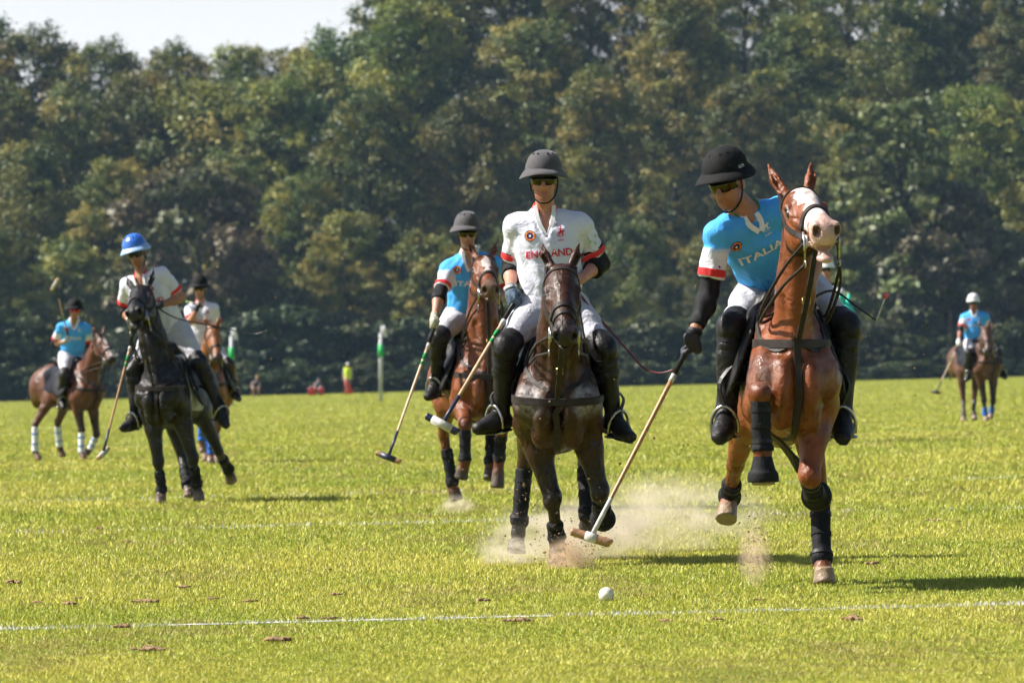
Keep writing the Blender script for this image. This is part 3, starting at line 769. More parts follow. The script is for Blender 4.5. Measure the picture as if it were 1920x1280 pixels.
    # head
    E(H(0.09, 0.035, 0), (0.14, 0.106, 0.098), 0.04, BO, HAX, 'head')
    C(H(0.12, 0.03, 0), H(0.45, 0.045, 0), 0.098, 0.064, 0.04, BO, l, 0.90, 'head')
    C(H(0.25, 0.00, 0), H(0.45, 0.015, 0), 0.035, 0.03, 0.03, BO, None, 1, 'head')
    for s in (-1, 1):
        E(H(0.185, 0.12, s * 0.052), (0.125, 0.11, 0.050), 0.03, BO, HAX, 'head')
        C(H(0.17, 0.01, s * 0.082), H(0.24, 0.035, s * 0.078), 0.026, 0.018, 0.022, BO, None, 1, 'head')
        C(H(0.24, 0.06, s * 0.075), H(0.36, 0.07, s * 0.055), 0.014, 0.012, 0.02, BO, None, 1, 'head')
        C(H(0.28, 0.14, s * 0.035), H(0.48, 0.115, s * 0.03), 0.038, 0.028, 0.03, BO, None, 1, 'head')
    E(H(0.505, 0.055, 0), (0.080, 0.070, 0.072), 0.04, MZ, HAX, 'head')
    E(H(0.535, 0.085, 0), (0.04, 0.035, 0.045), 0.025, MZ, HAX, 'head')
    E(H(0.52, 0.128, 0), (0.05, 0.022, 0.038), 0.018, MZ, HAX, 'head')
    E(H(0.49, 0.14, 0), (0.035, 0.026, 0.03), 0.025, MZ, HAX, 'head')
    mo = S.get('mouth', 0.0)
    if mo: E(H(0.525, 0.150 + mo, 0), (0.055, 0.024, 0.044), 0.02, MZ, HAX, 'head')
    for s in (-1, 1):
        E(H(0.53, 0.035, s * 0.046), (0.044, 0.038, 0.027), 0.016, MZ, HAX, 'head')
    ed = S.get('ear', (-0.13, -0.10, 0.03))
    for s in (-1, 1):
        eb = H(0.0, -0.015, s * 0.052); em = H(ed[0] * 0.5, -0.015 + ed[1] * 0.5, s * (0.064 + ed[2] * 0.4)); et = H(ed[0], -0.015 + ed[1], s * (0.052 + ed[2]))
        C(eb, em, 0.03, 0.031, 0.025, BO, h, 0.7, 'ear'); C(em, et, 0.030, 0.006, 0.012, BO, h, 0.7, 'ear')
        fr = nrm(h * 0.75 - j * 0.2 + l * s * 0.45)
        pr.append(cone(eb * 0.55 + em * 0.45 + fr * 0.022 * sc, em * 0.3 + et * 0.7 + fr * 0.012 * sc, 0.016 * sc, 0.007 * sc, 0.008, LG, None, 1, 'x', '-'))
    # legs
    legs = {}
    for nm, s in (('fl', -1), ('fr', 1), ('hl', -1), ('hr', 1)):
        q = S['legs'][nm]; fore = nm[0] == 'f'
        if fore:
            top = T(0.14 + q.get('df', 0), s * 0.165, 0.98 + q.get('du', 0)); sh = T(0.33, s * 0.165, 1.10)
            C(sh, top, 0.108, 0.105, 0.045, BO, None, 1, 'leg')
            kn = reach(top, *q['k'], 0.42 * sc * q.get('lk', 1)) if len(q['k']) == 2 else reach(top, q['k'][0], q['k'][1], 0.42 * sc, q['k'][2])
        else:
            st = T(-0.52 + q.get('df', 0), s * 0.185, 0.98 + q.get('du', 0)); hp = T(-0.78, s * 0.14, 1.18)
            C(hp, st, 0.17, 0.125, 0.08, BO, L, 0.8, 'leg'); top = st
            kn = reach(st, q['k'][0], q['k'][1], 0.46 * sc, q['k'][2])
        fe = reach(kn, q['f'][0], q['f'][1], (0.275 if fore else 0.36) * sc, q['f'][2])
        ho = reach(fe, q['h'][0], q['h'][1], 0.155 * sc, q['h'][2])
        if S.get('dbg'): print(name, nm, 'knee %.2f can %.2f hoof %.2f z %.2f' % (np.linalg.norm(kn - top), np.linalg.norm(fe - kn), np.linalg.norm(ho - fe), ho[2] - ground(ho[0])), 'D', ho[1].round(2))
        d1 = nrm(kn - top); d2 = nrm(fe - kn); d3 = nrm(ho - fe)
        mid = top * 0.62 + kn * 0.38
        bk = nrm(top - kn + (fe - kn)) ; bk = bk if np.linalg.norm(np.cross(d1, d2)) > 0.15 else -F
        if fore:
            C(top, mid, 0.112, 0.082, 0.05, BO, None, 1, 'leg'); C(top * 0.75 + kn * 0.25 + L * s * 0.03, mid * 0.6 + kn * 0.4 + L * s * 0.012, 0.058, 0.03, 0.03, BO, None, 1, 'leg'); C(mid, kn, 0.080, 0.050, 0.03, LG if S.get('darkfore', 1) else BO, None, 1, 'leg')
            E(kn, (0.066, 0.060, 0.058), 0.025, LG, np.array([d1, np.cross(d1, L), L]), 'leg')
        else:
            C(top, mid, 0.115, 0.085, 0.07, BO, L, 0.75, 'leg'); C(mid, kn, 0.082, 0.048, 0.03, LG if S.get('darkhind', 0) else BO, L, 0.9, 'leg')
            C(kn - d2 * 0.02, kn + d2 * 0.05, 0.05, 0.042, 0.02, LG, L, 0.8, 'leg')
            pk = nrm(-d1 * 0.2 - F * 0.6 - d2 * 0.75)   # point of hock
            C(kn, kn + pk * 0.075 * sc, 0.036, 0.024, 0.025, LG, None, 1, 'leg')
            C(kn + pk * 0.07 * sc, mid, 0.018, 0.03, 0.03, BO, None, 1, 'leg')
        C(kn, fe, 0.040 if fore else 0.042, 0.033 if fore else 0.035, 0.02, LG, None, 1, 'cannon_' + nm)
        C(kn * 0.75 + fe * 0.25 - F * 0.018, fe - F * 0.018, 0.016, 0.02, 0.02, LG, None, 1, 'cannon_' + nm)
        E(fe, (0.047, 0.047, 0.045), 0.02, LG, np.array([d2, np.cross(d2, L), L]), 'cannon_' + nm)
        hb = fe + (ho - fe) * 0.42
        C(fe, hb, 0.041, 0.048, 0.025, q.get('pc', LG), None, 1, 'past_' + nm)
        grounded = (ho[2] - ground(ho[0])) < 0.09
        if grounded and not q.get('sole'):
            ho = ho.copy(); ho[2] = max(ho[2], float(ground(ho[0])) + 0.004) if ho[2] < ground(ho[0]) + 0.03 else ho[2]
            hd = nrm(d3 * 0.35 + V(0, 0, -1)); hb = ho - hd * 0.085 * sc
        pr.append(frust(hb, ho, 0.050 * sc, 0.061 * sc, 0.014, HF, 'hoof_' + nm))
        pr.append(frust(hb * 0.4 + ho * 0.6 + F * 0.012, ho + F * 0.018, 0.046 * sc, 0.056 * sc, 0.012, HF, 'hoof_' + nm))
        legs[nm] = (top, kn, fe, ho, hb)
    # carve nostrils, eye sockets, mouth
    for s in (-1, 1):
        pr.append(ell(H(0.562, 0.040, s * 0.050), np.array([nrm(h * 0.8 + l * s * 0.5), nrm(j + h * 0.3), np.cross(nrm(h * 0.8 + l * s * 0.5), nrm(j + h * 0.3))]), np.array([0.040, 0.028, 0.017]) * sc, 0.010, MZ, 'x', '-'))
        pr.append(ell(H(0.195, 0.032, s * 0.094), HAX, np.array([0.026, 0.016, 0.018]) * sc, 0.012, MZ, 'x', '-'))
    pr.append(ell(H(0.545, 0.112 + mo * 0.55, 0), HAX, np.array([0.06, 0.006 + mo * 0.42, 0.05]) * sc, 0.008, MZ, 'x', '-'))
    pr = [p for p in pr if p.op == '+'] + [p for p in pr if p.op == '-']
    v, f = build(pr, res)
    cols = colour(pr, v, pal)
    # coat markings in the head's own frame
    q = (v - P) / sc / hs; hx = q @ h; hy = q @ j; hz = q @ l / 1.06
    dh = np.abs(hx - 0.3) < 0.32
    rs = np.random.RandomState(5)
    if S.get('blaze'):
        w0, w1, xa, xb = S['blaze']
        wob = 0.008 * np.sin(hx * 40) + 0.006 * np.sin(hx * 83 + 1)
        wd = np.interp(hx, [xa, xa + 0.05, 0.3, 0.42, 0.5], [0.005, w0, w0 * 0.8, w1 * 0.9, w1]) + wob
        m = dh & (hx > xa) & (hx < xb) & (np.abs(hz) < wd) & (hy < 0.075)
        cols[m] = (0.66, 0.56, 0.52)
        if S.get('pinknose'):
            m = (hx > 0.43) & (np.abs(hz) < 0.12) & (hy < 0.24) & (hy > -0.1) & (hx < 0.66); cols[m] = (0.52, 0.33, 0.28)
    m = (np.abs(hx - 0.55) < 0.035) & (np.abs(np.abs(hz) - 0.048) < 0.016) & (np.abs(hy - 0.040) < 0.024) & (((hx - 0.562) / 0.044) ** 2 + ((hy - 0.04) / 0.03) ** 2 + ((np.abs(hz) - 0.05) / 0.021) ** 2 < 1.0); cols[m] = cols[m] * 0.25   # nostril lining
    de = np.minimum(*[np.linalg.norm((v - H(0.195, 0.032, s_ * 0.09)) / sc, axis=1) for s_ in (-1, 1)]); m = np.clip((0.045 - de) / 0.015, 0, 1)[:, None] * 0.8
    cols = cols * (1 - m) + m * np.array([0.02, 0.012, 0.01])       # dark eyelid skin
    if S.get('foam'):        # lather worked up under the breast collar
        qq = (v - W) / sc; ff_ = qq @ F; ll = qq @ L; uu = qq @ U + 1.53
        nz = np.array([noise_fn(Vector((a[0] * 26, a[1] * 26, a[2] * 26))) * 1.6 + noise_fn(Vector((a[0] * 75, a[1] * 75, a[2] * 75))) * 1.2 if k_ else 0 for a, k_ in zip(v, (np.abs(np.abs(ll) - 0.17) < 0.1) & (np.abs(uu - 1.13) < 0.13) & (ff_ > 0.1))])
        m = np.clip((1 - ((np.abs(ll) - 0.17) / 0.10) ** 2 - ((uu - 1.13) / 0.13) ** 2), 0, 1) * (ff_ > 0.1) * np.clip(0.55 + 0.45 * nz, 0, 1) * S['foam']
        cols = cols * (1 - m[:, None]) + m[:, None] * np.array([0.40, 0.38, 0.38])
    root = empty(name, on_ground(0, 1) * 0 + V(W[0], W[1], ground(W[0])), label, 'horse', S.get('group'))
    body = meshobj('body', v, f, M['coat'], root, cols=cols)
    bv = bvh_of(v, f)
    near = res < 0.013
    # eyes
    for s in (-1, 1):
        e = meshobj('eye', *sphere(H(0.195, 0.030, s * 0.085), HAX, np.array([0.027, 0.022, 0.018]) * sc, 14, 10), M['eye'], root)
    # leg boots and wraps
    for nm, (top, kn, fe, ho, hb) in legs.items():
        bt = S.get('boots', {}).get(nm)
        if bt is None: continue
        kind, a0, a1 = bt[:3]
        lp = [p for p in pr if p.t in ('cannon_' + nm,)]
        d = nrm(fe - kn); Lc = np.linalg.norm(fe - kn)
        pa = kn + d * Lc * a0; pb = kn + d * Lc * a1
        vv, ff = build(lp, min(res, 0.012), 0.013 * sc, [(pa, -d), (pb, d)], wrinkle(7, 0.002, 60))
        if len(vv):
            o = meshobj('leg_boot' if kind in ('neoprene', 'leather') else 'leg_wrap', vv, ff, M[kind], root)
            if near:
                for t in (0.2, 0.5, 0.8):
                    cc = pa + (pb - pa) * t; e1 = nrm(np.cross(d, V(0, 1, 0.1))); e2 = np.cross(d, e1)
                    lb = bvh_of(vv, ff); rp = ring_pts(lb, cc, e1, e2, 18, 0.2)
                    if len(rp) > 10: strap('boot_strap', rp, lb, 0.024, M['leather'] if t != 0.5 else M['neoprene'], o, 0.004, 2, 0.001, True)
            if bt[3:] == ('band',):
                for t in (0.3, 0.7):
                    cc = pa + (pb - pa) * t; e1 = nrm(np.cross(d, V(0, 1, 0.1))); e2 = np.cross(d, e1)
                    lb = bvh_of(vv, ff); rp = ring_pts(lb, cc, e1, e2, 14, 0.2)
                    if len(rp) > 8: strap('stripe', rp, lb, 0.02, M['navyprint'] if kind == 'bluewrap' else M['bluewrap'], o, 0.003, 2, 0.001, True)
        if nm in S.get('bell', ()):
            hd = nrm(ho - hb); a = hb - hd * 0.035; b = ho - hd * 0.012
            v3, f3 = build([cone(a, b - hd * 0.03, 0.050 * sc, 0.074 * sc, 0.02), frust(b - hd * 0.05, b, 0.074 * sc, 0.080 * sc, 0.02)], 0.008, 0, [(b, hd), (a - hd * 0.02, -hd)])
            meshobj('hoof_boot', v3, f3, M['neoprene'], root)
    # saddle, pad, girth
    tp = [p for p in pr if p.t == 'torso']
    def cl(fa, fb, u0): return [(T(fa, 0, 1.2), F), (T(fb, 0, 1.2), -F), (T(0, 0, u0), -U)]
    vv, ff = build(tp, max(res, 0.018), 0.02, cl(0.04, S.get('padrear', -0.54), S.get('padlow', 1.08)), wrinkle(3, 0.003, 25))
    meshobj('saddle_pad', vv, ff, M[S.get('pad', 'leather')], root)
    sp = [cone(T(0.0, 0, 1.57), T(-0.12, 0, 1.545), 0.075, 0.09, 0.05), cone(T(-0.12, 0, 1.545), T(-0.42, 0, 1.55), 0.10, 0.13, 0.08, u=U, su=0.6),
          cone(T(-0.46, -0.1, 1.6), T(-0.46, 0.1, 1.6), 0.045, 0.045, 0.06)]
    for s in (-1, 1):
        sp.append(ell(T(-0.10, s * 0.275, 1.27), np.array([F, nrm(L * s + U * 0.35), np.cross(F, nrm(L * s + U * 0.35))]), (0.20, 0.03, 0.27), 0.06))
        sp.append(cone(T(-0.1, s * 0.12, 1.52), T(-0.1, s * 0.25, 1.38), 0.06, 0.04, 0.06))
    vv, ff = build(sp, max(res, 0.015))
    meshobj('saddle', vv, ff, M['leather'], root)
    rp = ring_pts(bv, T(-0.06, 0, 1.15), U, L, 30, 0.7)
    if len(rp) > 15: strap('girth', rp, bv, 0.09, M['tack'], root, 0.008, 2, 0.003, True)
    # breast collar, martingale
    cc = T(0.50, 0, 1.13)
    col_z = S.get('collar', 1.14)
    cen = T(0.10, 0, col_z); hit = []
    for a_ in np.linspace(-1.75, 1.75, 61):
        d_ = nrm(F * math.cos(a_) + L * math.sin(a_) + U * (0.10 - 0.16 * math.cos(a_))); loc, nn, _, _ = bv.ray_cast(Vector(cen + d_ * 0.6), Vector(-d_), 0.6)
        if loc is not None: q_ = np.array(loc) - cen; hit.append((q_ @ L, q_ @ F, q_ @ U))
    hull = []                       # a taut strap bridges the hollows of the chest
    for p_ in sorted(hit):
        while len(hull) > 1 and (hull[-1][0] - hull[-2][0]) * (p_[1] - hull[-2][1]) - (hull[-1][1] - hull[-2][1]) * (p_[0] - hull[-2][0]) >= 0: hull.pop()
        hull.append(p_)
    hp_ = np.array(hull); ds_ = np.concatenate([[0], np.cumsum(np.linalg.norm(np.diff(hp_[:, :2], axis=0), axis=1))]); tt_ = np.linspace(0, ds_[-1], 40)
    hl_ = [np.interp(tt_, ds_, hp_[:, i]) for i in range(3)]
    for _ in range(2):
        for i in range(3): hl_[i][1:-1] = (hl_[i][:-2] + 2 * hl_[i][1:-1] + hl_[i][2:]) / 4
    cp = [cen + L * x_ + F * y_ + U * z_ for x_, y_, z_ in zip(*hl_)]; cn = []
    for i in range(40):
        tg_ = nrm(cp[min(i + 1, 39)] - cp[max(i - 1, 0)]); n_ = nrm(np.cross(tg_, U)); cn.append(n_ if n_ @ (cp[i] - cen) > 0 else -n_)
    cp = [p_ + n_ * 0.006 for p_, n_ in zip(cp, cn)]
    v1, f1 = strap_geo(cp, cn, 0.048, 0.008)
    bc = meshobj('breast_collar', v1, f1, M['tack'], root, smooth=False)
    strap('girth_strap', [T(0.52, 0, col_z - 0.01), T(0.48, 0, 1.02), T(0.36, 0, 0.86), T(0.15, 0, 0.80), T(-0.04, 0, 0.81)], bv, 0.042, M['tack'], bc, 0.007, 6, 0.003)
    for s in (-1, 1):
        strap('neck_strap', [T(-0.02, s * 0.14, 1.50), T(0.14, s * 0.22, 1.38), T(0.36, s * 0.15, 1.24), T(0.5, 0, col_z)], bv, 0.028, M['tack'], bc, 0.006, 6, 0.003)
    # bridle
    br = strap('bridle', [H(0.07, 0.05, -0.11), H(0.065, -0.02, -0.08), H(0.07, -0.08, 0), H(0.065, -0.02, 0.08), H(0.07, 0.05, 0.11)], bv, 0.034, M['tack'], root, 0.006, 6, 0.002)
    hc = H(0.35, 0.06, 0)
    rp = ring_pts(bv, hc, -j, l, 28, 0.3)
    if len(rp) > 14: strap('noseband', rp, bv, 0.038, M['tack'], br, 0.007, 2, 0.003, True)
    if S.get('drop'):
        rp = ring_pts(bv, H(0.425, 0.07, 0), -nrm(j + h * 0.15), l, 28, 0.3)
        if len(rp) > 14: strap('drop_noseband', rp, bv, 0.034, M['tack'], br, 0.007, 2, 0.003, True)
    for s in (-1, 1):
        strap('cheek_strap', [H(0.0, -0.02, s * 0.085), H(0.10, 0.06, s * 0.105), H(0.22, 0.10, s * 0.10), H(0.34, 0.105, s * 0.075), H(0.45, 0.10, s * 0.065)], bv, 0.030, M['tack'], br, 0.005, 6, 0.003)
        strap('throat_strap', [H(0.01, 0.02, s * 0.10), H(0.07, 0.12, s * 0.09), H(0.12, 0.22, s * 0.05), H(0.13, 0.25, 0)], bv, 0.016, M['tack'], br, 0.005, 6, 0.003)
        bc_ = H(0.465, 0.11, s * 0.074)
        v1, f1 = tube_geo(torus_pts(bc_, h, j, 0.032 * sc, 0.032 * sc, 18), 0.0055, 6, closed=True)
        meshobj('bit_ring', v1, f1, M['metal'], br)
        tube('bit_shank', [H(0.43, 0.07, s * 0.078), H(0.465, 0.11, s * 0.08), H(0.48, 0.2, s * 0.08)], [0.006, 0.007, 0.005], M['metal'], br, 6)
        v1, f1 = tube_geo(torus_pts(H(0.48, 0.215, s * 0.08), h, j, 0.018, 0.018, 12), 0.0045, 6, closed=True)
        meshobj('bit_ring', v1, f1, M['metal'], br)
        if hands is not None:
            for dz, st in ((0.0, bc_), (0.02, H(0.48, 0.22, s * 0.08))):
                e = hands + V(0.02 * s, 0, dz)
                side = nb * 0.45 + md * 0.55 + L * s * 0.17 * sc + V(0, 0, 0.02 - dz * 2)
                p2 = md * 0.4 + H(0.2, 0.2, s * 0.1) * 0.6 + L * s * 0.05
                tube('rein', [st, st * 0.6 + side * 0.4 + L * s * 0.03, side, e * 0.6 + side * 0.4, e], 0.009, M['tack'], br, 6, 6)
    tube('bit_mouthpiece', [H(0.465, 0.115, -0.075), H(0.468, 0.118, 0), H(0.465, 0.115, 0.075)], 0.007, M['metal'], br, 6)
    # standing martingale from the noseband to the breast collar
    a = H(0.36, 0.17, 0); b = T(0.53, 0, col_z)
    free_strap('martingale', [a, a * 0.5 + b * 0.5 + nrm(-crest) * 0.02 + F * 0.02, b], F, 0.03, M['tack'], br, 0.005, 8)
    if near:
        bk = a * 0.42 + b * 0.58 + F * 0.03
        v1, f1 = tube_geo([bk + L * x + U * y for x, y in ((-.02, -.016), (.02, -.016), (.02, .016), (-.02, .016))], 0.004, 6, closed=True)
        meshobj('buckle', v1, f1, M['brass'], br)
    return dict(root=root, T=T, H=H, F=F, L=L, U=U, bvh=bv, sc=sc, P=P, h=h, j=j, l=l, pr=pr, legs=legs)
def sphere(c, ax, rad, n=16, m=10):
    vs_, fs = [], []
    for i in range(m + 1):
        th = math.pi * i / m
        for k in range(n):
            a = 2 * math.pi * k / n; d = V(math.sin(th) * math.cos(a), math.sin(th) * math.sin(a), math.cos(th))
            vs_.append(c + (ax.T * (d * rad)).sum(1))
    for i in range(m):
        for k in range(n): fs.append((i * n + k, (i + 1) * n + k, (i + 1) * n + (k + 1) % n, i * n + (k + 1) % n))
    return np.array(vs_), fs

# ------------------------------------------------------------------ riders
SKIN = (0.42, 0.215, 0.145)
def joints(S, seat):
    """3-D joints from the pose; depth follows from bone lengths"""
    J = {}; sz = S.get('sz', 1.0)
    J['pel'] = seat if 'pel' not in S else at(*S['pel'], seat[1] + S.get('peld', 0))
    J['neck'] = reach(J['pel'], *S['neck'][:2], 0.56 * sz, S['neck'][2])
    for s in 'lr':
        J['sh' + s] = reach(J['neck'], *S['sh' + s][:2], 0.20 * sz, S['sh' + s][2])
        J['el' + s] = reach(J['sh' + s], *S['el' + s][:2], 0.30 * sz, S['el' + s][2])
        J['wr' + s] = reach(J['el' + s], *S['wr' + s][:2], 0.26 * sz, S['wr' + s][2])
        hd = S.get('hd' + s)
        J['hd' + s] = reach(J['wr' + s], *hd[:2], 0.085 * sz, hd[2]) if hd else J['wr' + s] + nrm(J['wr' + s] - J['el' + s]) * 0.08
    J['head'] = reach(J['neck'], *S['head'][:2], 0.215 * sz, S['head'][2])
    return J
def rider(name, label, S, J, pony_d, catg=None):
    sz = S.get('sz', 1.0); res = S['res']; near = res < 0.0100
    T, F, L, U = (pony_d[k] for k in 'TFLU')
    pr = []; SK, LIP, HAIR, BLK, BRD = range(5)
    sk = np.array(S.get('skin', SKIN)); pal = [sk, sk * V(0.75, 0.45, 0.45), (0.02, 0.014, 0.01), (0.02, 0.02, 0.02), sk * V(0.72, 0.68, 0.68)]
    def C(a, b, r1, r2, t, k=0.04, col=SK, u=None, su=1.0): pr.append(cone(a, b, r1 * sz, r2 * sz, k, col, u, su, t))
    # head frame
    yw, pt, ro = (R(a) for a in S['face'])
    fw = V(math.sin(yw) * math.cos(pt), -math.cos(yw) * math.cos(pt), -math.sin(pt))
    lt = V(math.cos(yw), math.sin(yw), 0); up = np.cross(lt, fw); up = up if up[2] > 0 else -up
    lt, up = lt * math.cos(ro) + up * math.sin(ro), up * math.cos(ro) - lt * math.sin(ro)
    hc = J['head']; AX = np.array([lt, fw, up])
    def Hd(x, y, z): return hc + (lt * x + fw * y + up * z) * sz
    def E(x, y, z, r, k=0.02, col=SK, t='head'): pr.append(ell(Hd(x, y, z), AX, np.array(r) * sz, k, col, t))
    E(0, -0.012, 0.035, (0.075, 0.094, 0.088)); E(0, 0.035, -0.03, (0.061, 0.062, 0.085), 0.03); E(0, 0.040, -0.083, (0.049, 0.048, 0.032), 0.03, BRD)
    E(0, 0.076, -0.106, (0.022, 0.017, 0.016), 0.02, BRD)
    for s in (-1, 1):
        E(s * 0.040, 0.068, -0.022, (0.022, 0.02, 0.02), 0.025); E(s * 0.077, -0.012, -0.012, (0.010, 0.026, 0.033), 0.01)
        E(s * 0.012, 0.104, -0.034, (0.010, 0.010, 0.008), 0.008)
    C(Hd(0, 0.088, 0.014), Hd(0, 0.122, -0.030), 0.0105, 0.0150, 'head', 0.008)
    E(0, 0.080, 0.026, (0.052, 0.018, 0.012), 0.02)
    E(0, 0.0905, -0.060, (0.025, 0.010, 0.0065), 0.006, LIP); E(0, 0.0885, -0.0715, (0.022, 0.010, 0.007), 0.006, LIP)
    pr.append(ell(Hd(0, 0.1, -0.0655), AX, np.array([0.026, 0.014, 0.0032]) * sz, 0.005, LIP, 'x', '-'))
    nk = J['neck']
    C(Hd(0, -0.012, -0.055), nk + V(0, 0, 0.015), 0.055, 0.060, 'neck', 0.03)
    # torso
    pel = J['pel']; ax = nrm(nk - pel); sl = nrm(J['shr'] - J['shl']); hl = nrm(L * 0.8 + sl * 0.2)
    ch = nk * 0.70 + pel * 0.30; wa = nk * 0.32 + pel * 0.68; fr = nrm(np.cross(ax, sl)); fr = fr if fr[1] < 0 else -fr
    for s, q in ((-1, 'l'), (1, 'r')):
        C(nk - ax * 0.03, J['sh' + q], 0.066, 0.050, 'torso', 0.05)
        C(J['sh' + q] * 0.62 + nk * 0.38 - ax * 0.06, wa + sl * s * 0.05, 0.076, 0.080, 'torso', 0.08)
        pr.append(ell(ch + sl * s * 0.075 + fr * 0.055, np.array([sl, fr, ax]), np.array([0.085, 0.045, 0.085]) * sz, 0.06, SK, 'torso'))
    C(ch, wa, 0.122, 0.105, 'torso', 0.08, u=sl, su=1.18)
    C(wa, pel + ax * 0.03, 0.105, 0.118, 'torso', 0.08, u=hl, su=1.18)
    # legs
    for s, q in ((-1, 'l'), (1, 'r')):
        hp = pel + hl * s * 0.105 * sz; J['hp' + q] = hp
        kn = reach(hp, *S['kn' + q][:2], 0.45 * sz, S['kn' + q][2]); an = reach(kn, *S['an' + q][:2], 0.44 * sz, S['an' + q][2])
        to = reach(an, *S['to' + q][:2], 0.20 * sz, S['to' + q][2]); J['kn' + q], J['an' + q], J['to' + q] = kn, an, to
        C(hp, kn, 0.098, 0.060, 'thigh' + q, 0.05); C(hp - ax * 0.02, hp * 0.6 + kn * 0.4, 0.105, 0.085, 'thigh' + q, 0.06)
        C(kn, kn * 0.65 + an * 0.35, 0.058, 0.058, 'shin' + q, 0.03); C(kn * 0.65 + an * 0.35, an, 0.058, 0.040, 'shin' + q, 0.03)
        d = nrm(to - an); dn = V(0, 0, -1); dn = nrm(dn - d * (dn @ d)); sd = np.cross(d, dn)
        J['ft' + q] = (d, dn, sd)
        C(an, an + dn * 0.045 - d * 0.02, 0.042, 0.040, 'foot' + q, 0.02)
        C(an + dn * 0.05 - d * 0.035, an + dn * 0.055 + d * 0.10, 0.036, 0.042, 'foot' + q, 0.03, u=sd, su=0.95)
        C(an + dn * 0.055 + d * 0.10, to + dn * 0.062, 0.042, 0.029, 'foot' + q, 0.03, u=sd, su=1.15)
        C(an + d * 0.01, an + dn * 0.045 + d * 0.13, 0.038, 0.024, 'foot' + q, 0.03)
        # arms
        sh, el_, wr, hd = J['sh' + q], J['el' + q], J['wr' + q], J['hd' + q]
        C(sh, sh * 0.5 + el_ * 0.5, 0.052, 0.048, 'uarm' + q, 0.04); C(sh * 0.5 + el_ * 0.5, el_, 0.053, 0.043, 'uarm' + q, 0.03)
        fm = el_ * 0.7 + wr * 0.3
        C(el_, fm, 0.044, 0.046, 'farm' + q, 0.03); C(fm, wr, 0.046, 0.028, 'farm' + q, 0.03, u=fr, su=1.0)
        # hand closed round a grip: palm, four bent fingers, thumb
        a = nrm(hd - wr); g = S.get('grip' + q); g = nrm(fr + V(0, 0, 0.3)) if g is None else nrm(g)
        g = nrm(g - a * (g @ a) * 0.75); n_ = nrm(np.cross(a, g)); n_ = n_ * S.get('palm' + q, 1)
        t = 'hand' + q
        C(wr, wr + a * 0.035, 0.028, 0.030, t, 0.02, u=g, su=1.1)
        pr.append(ell(wr + a * 0.055 - n_ * 0.012, np.array([a, g, n_]), np.array([0.045, 0.042, 0.019]) * sz, 0.015, SK, t))
        for k4, (off, ln) in enumerate(((-0.030, 0.9), (-0.010, 1.0), (0.011, 0.97), (0.031, 0.82))):
            kn0 = wr + a * (0.092 - abs(off) * 0.12) - n_ * 0.012 + g * off
            m1 = kn0 + (a * 0.020 + n_ * 0.032) * ln; m2 = m1 + (-a * 0.022 + n_ * 0.014) * ln; m3 = m2 + (-a * 0.018 - n_ * 0.012) * ln
            C(kn0, m1, 0.0105, 0.0098, t, 0.006); C(m1, m2, 0.0098, 0.009, t, 0.005); C(m2, m3, 0.009, 0.008, t, 0.005)
        tb = wr + a * 0.03 - g * 0.03; t1 = tb - g * 0.012 + a * 0.025 + n_ * 0.015; t2 = t1 + a * 0.012 + n_ * 0.022 + g * 0.008
        C(tb, t1, 0.013, 0.0115, t, 0.01); C(t1, t2, 0.0115, 0.009, t, 0.006)
        J['gripc' + q] = wr + a * 0.078 + n_ * 0.018; J['gripax' + q] = g
    base = V(pel[0], pel[1], pel[2])
    root = empty(name, base, label, 'person', S.get('group'))
    v, f = build(pr, res)
    meshobj('body', v, f, M['skin'], root, cols=colour(pr, v, pal, 0.006))
    def sel(*ts): return [p for p in pr if p.t in ts]
    # shirt
    kit = S['kit']; cutl = {}
    pl = [(pel - ax * 0.005 * sz, -ax)]
    sp = sel('torso')
    for s, q in ((-1, 'l'), (1, 'r')):
        sh, el_ = J['sh' + q], J['el' + q]; d = nrm(el_ - sh); e = sh + d * S.get('sleeve', 0.22) * sz; cutl[q] = (e, d)
        sp = sp + [cone(sh, sh * 0.62 + e * 0.38, 0.052 * sz, 0.053 * sz, 0.05, 0, None, 1, 'slv' + q), frust(sh * 0.58 + e * 0.42, e, 0.054 * sz, 0.060 * sz, 0.02, 1, 'slv' + q)]
        pass
    sp.append(cone(ch * 0.6 + wa * 0.4, wa, 0.115 * sz, 0.110 * sz, 0.10, 0, sl, 1.22, 'torso')); sp.append(cone(wa, pel - ax * 0.01, 0.110 * sz, 0.130 * sz, 0.08, 0, hl, 1.16, 'torso'))
    sp.append(cone(wa - fr * 0.05, ch - fr * 0.03, 0.105 * sz, 0.11 * sz, 0.08, 0, sl, 1.1, 'torso'))
    main, slv = {'italy': ((0.065, 0.375, 0.88), (0.70, 0.71, 0.76)), 'england': ((0.64, 0.645, 0.75), (0.64, 0.645, 0.75)), 'umpire': ((0.66, 0.66, 0.68), (0.02, 0.02, 0.03))}[kit]
    cutp = [cone(nk - ax * 0.01, Hd(0, 0, -0.06), 0.064 * sz, 0.075 * sz), cone(nk + fr * 0.10 + ax * 0.05, nk + fr * 0.13 - ax * S.get('vneck', 0.10), S.get('vw', 0.062) * sz, 0.014, u=sl, su=0.9)]
    wl = wrinkle(S.get('seed', 1), 0.0042, 46, sl * 0.75 * (1 if S.get('seed', 1) % 2 else -1) + ax * 0.65); wl2 = wrinkle(S.get('seed', 1) + 40, 0.002, 85)
    vv, ff = build(sp, max(res, 0.0085), 0.010 * sz, pl, lambda X, Y, Z: wl(X, Y, Z) + wl2(X, Y, Z), cutp)
    cs = colour(sp, vv, [main, slv], 0.0018)
    shirt = meshobj('shirt', vv, ff, M['shirt'], root, cols=cs); sb = bvh_of(vv, ff)
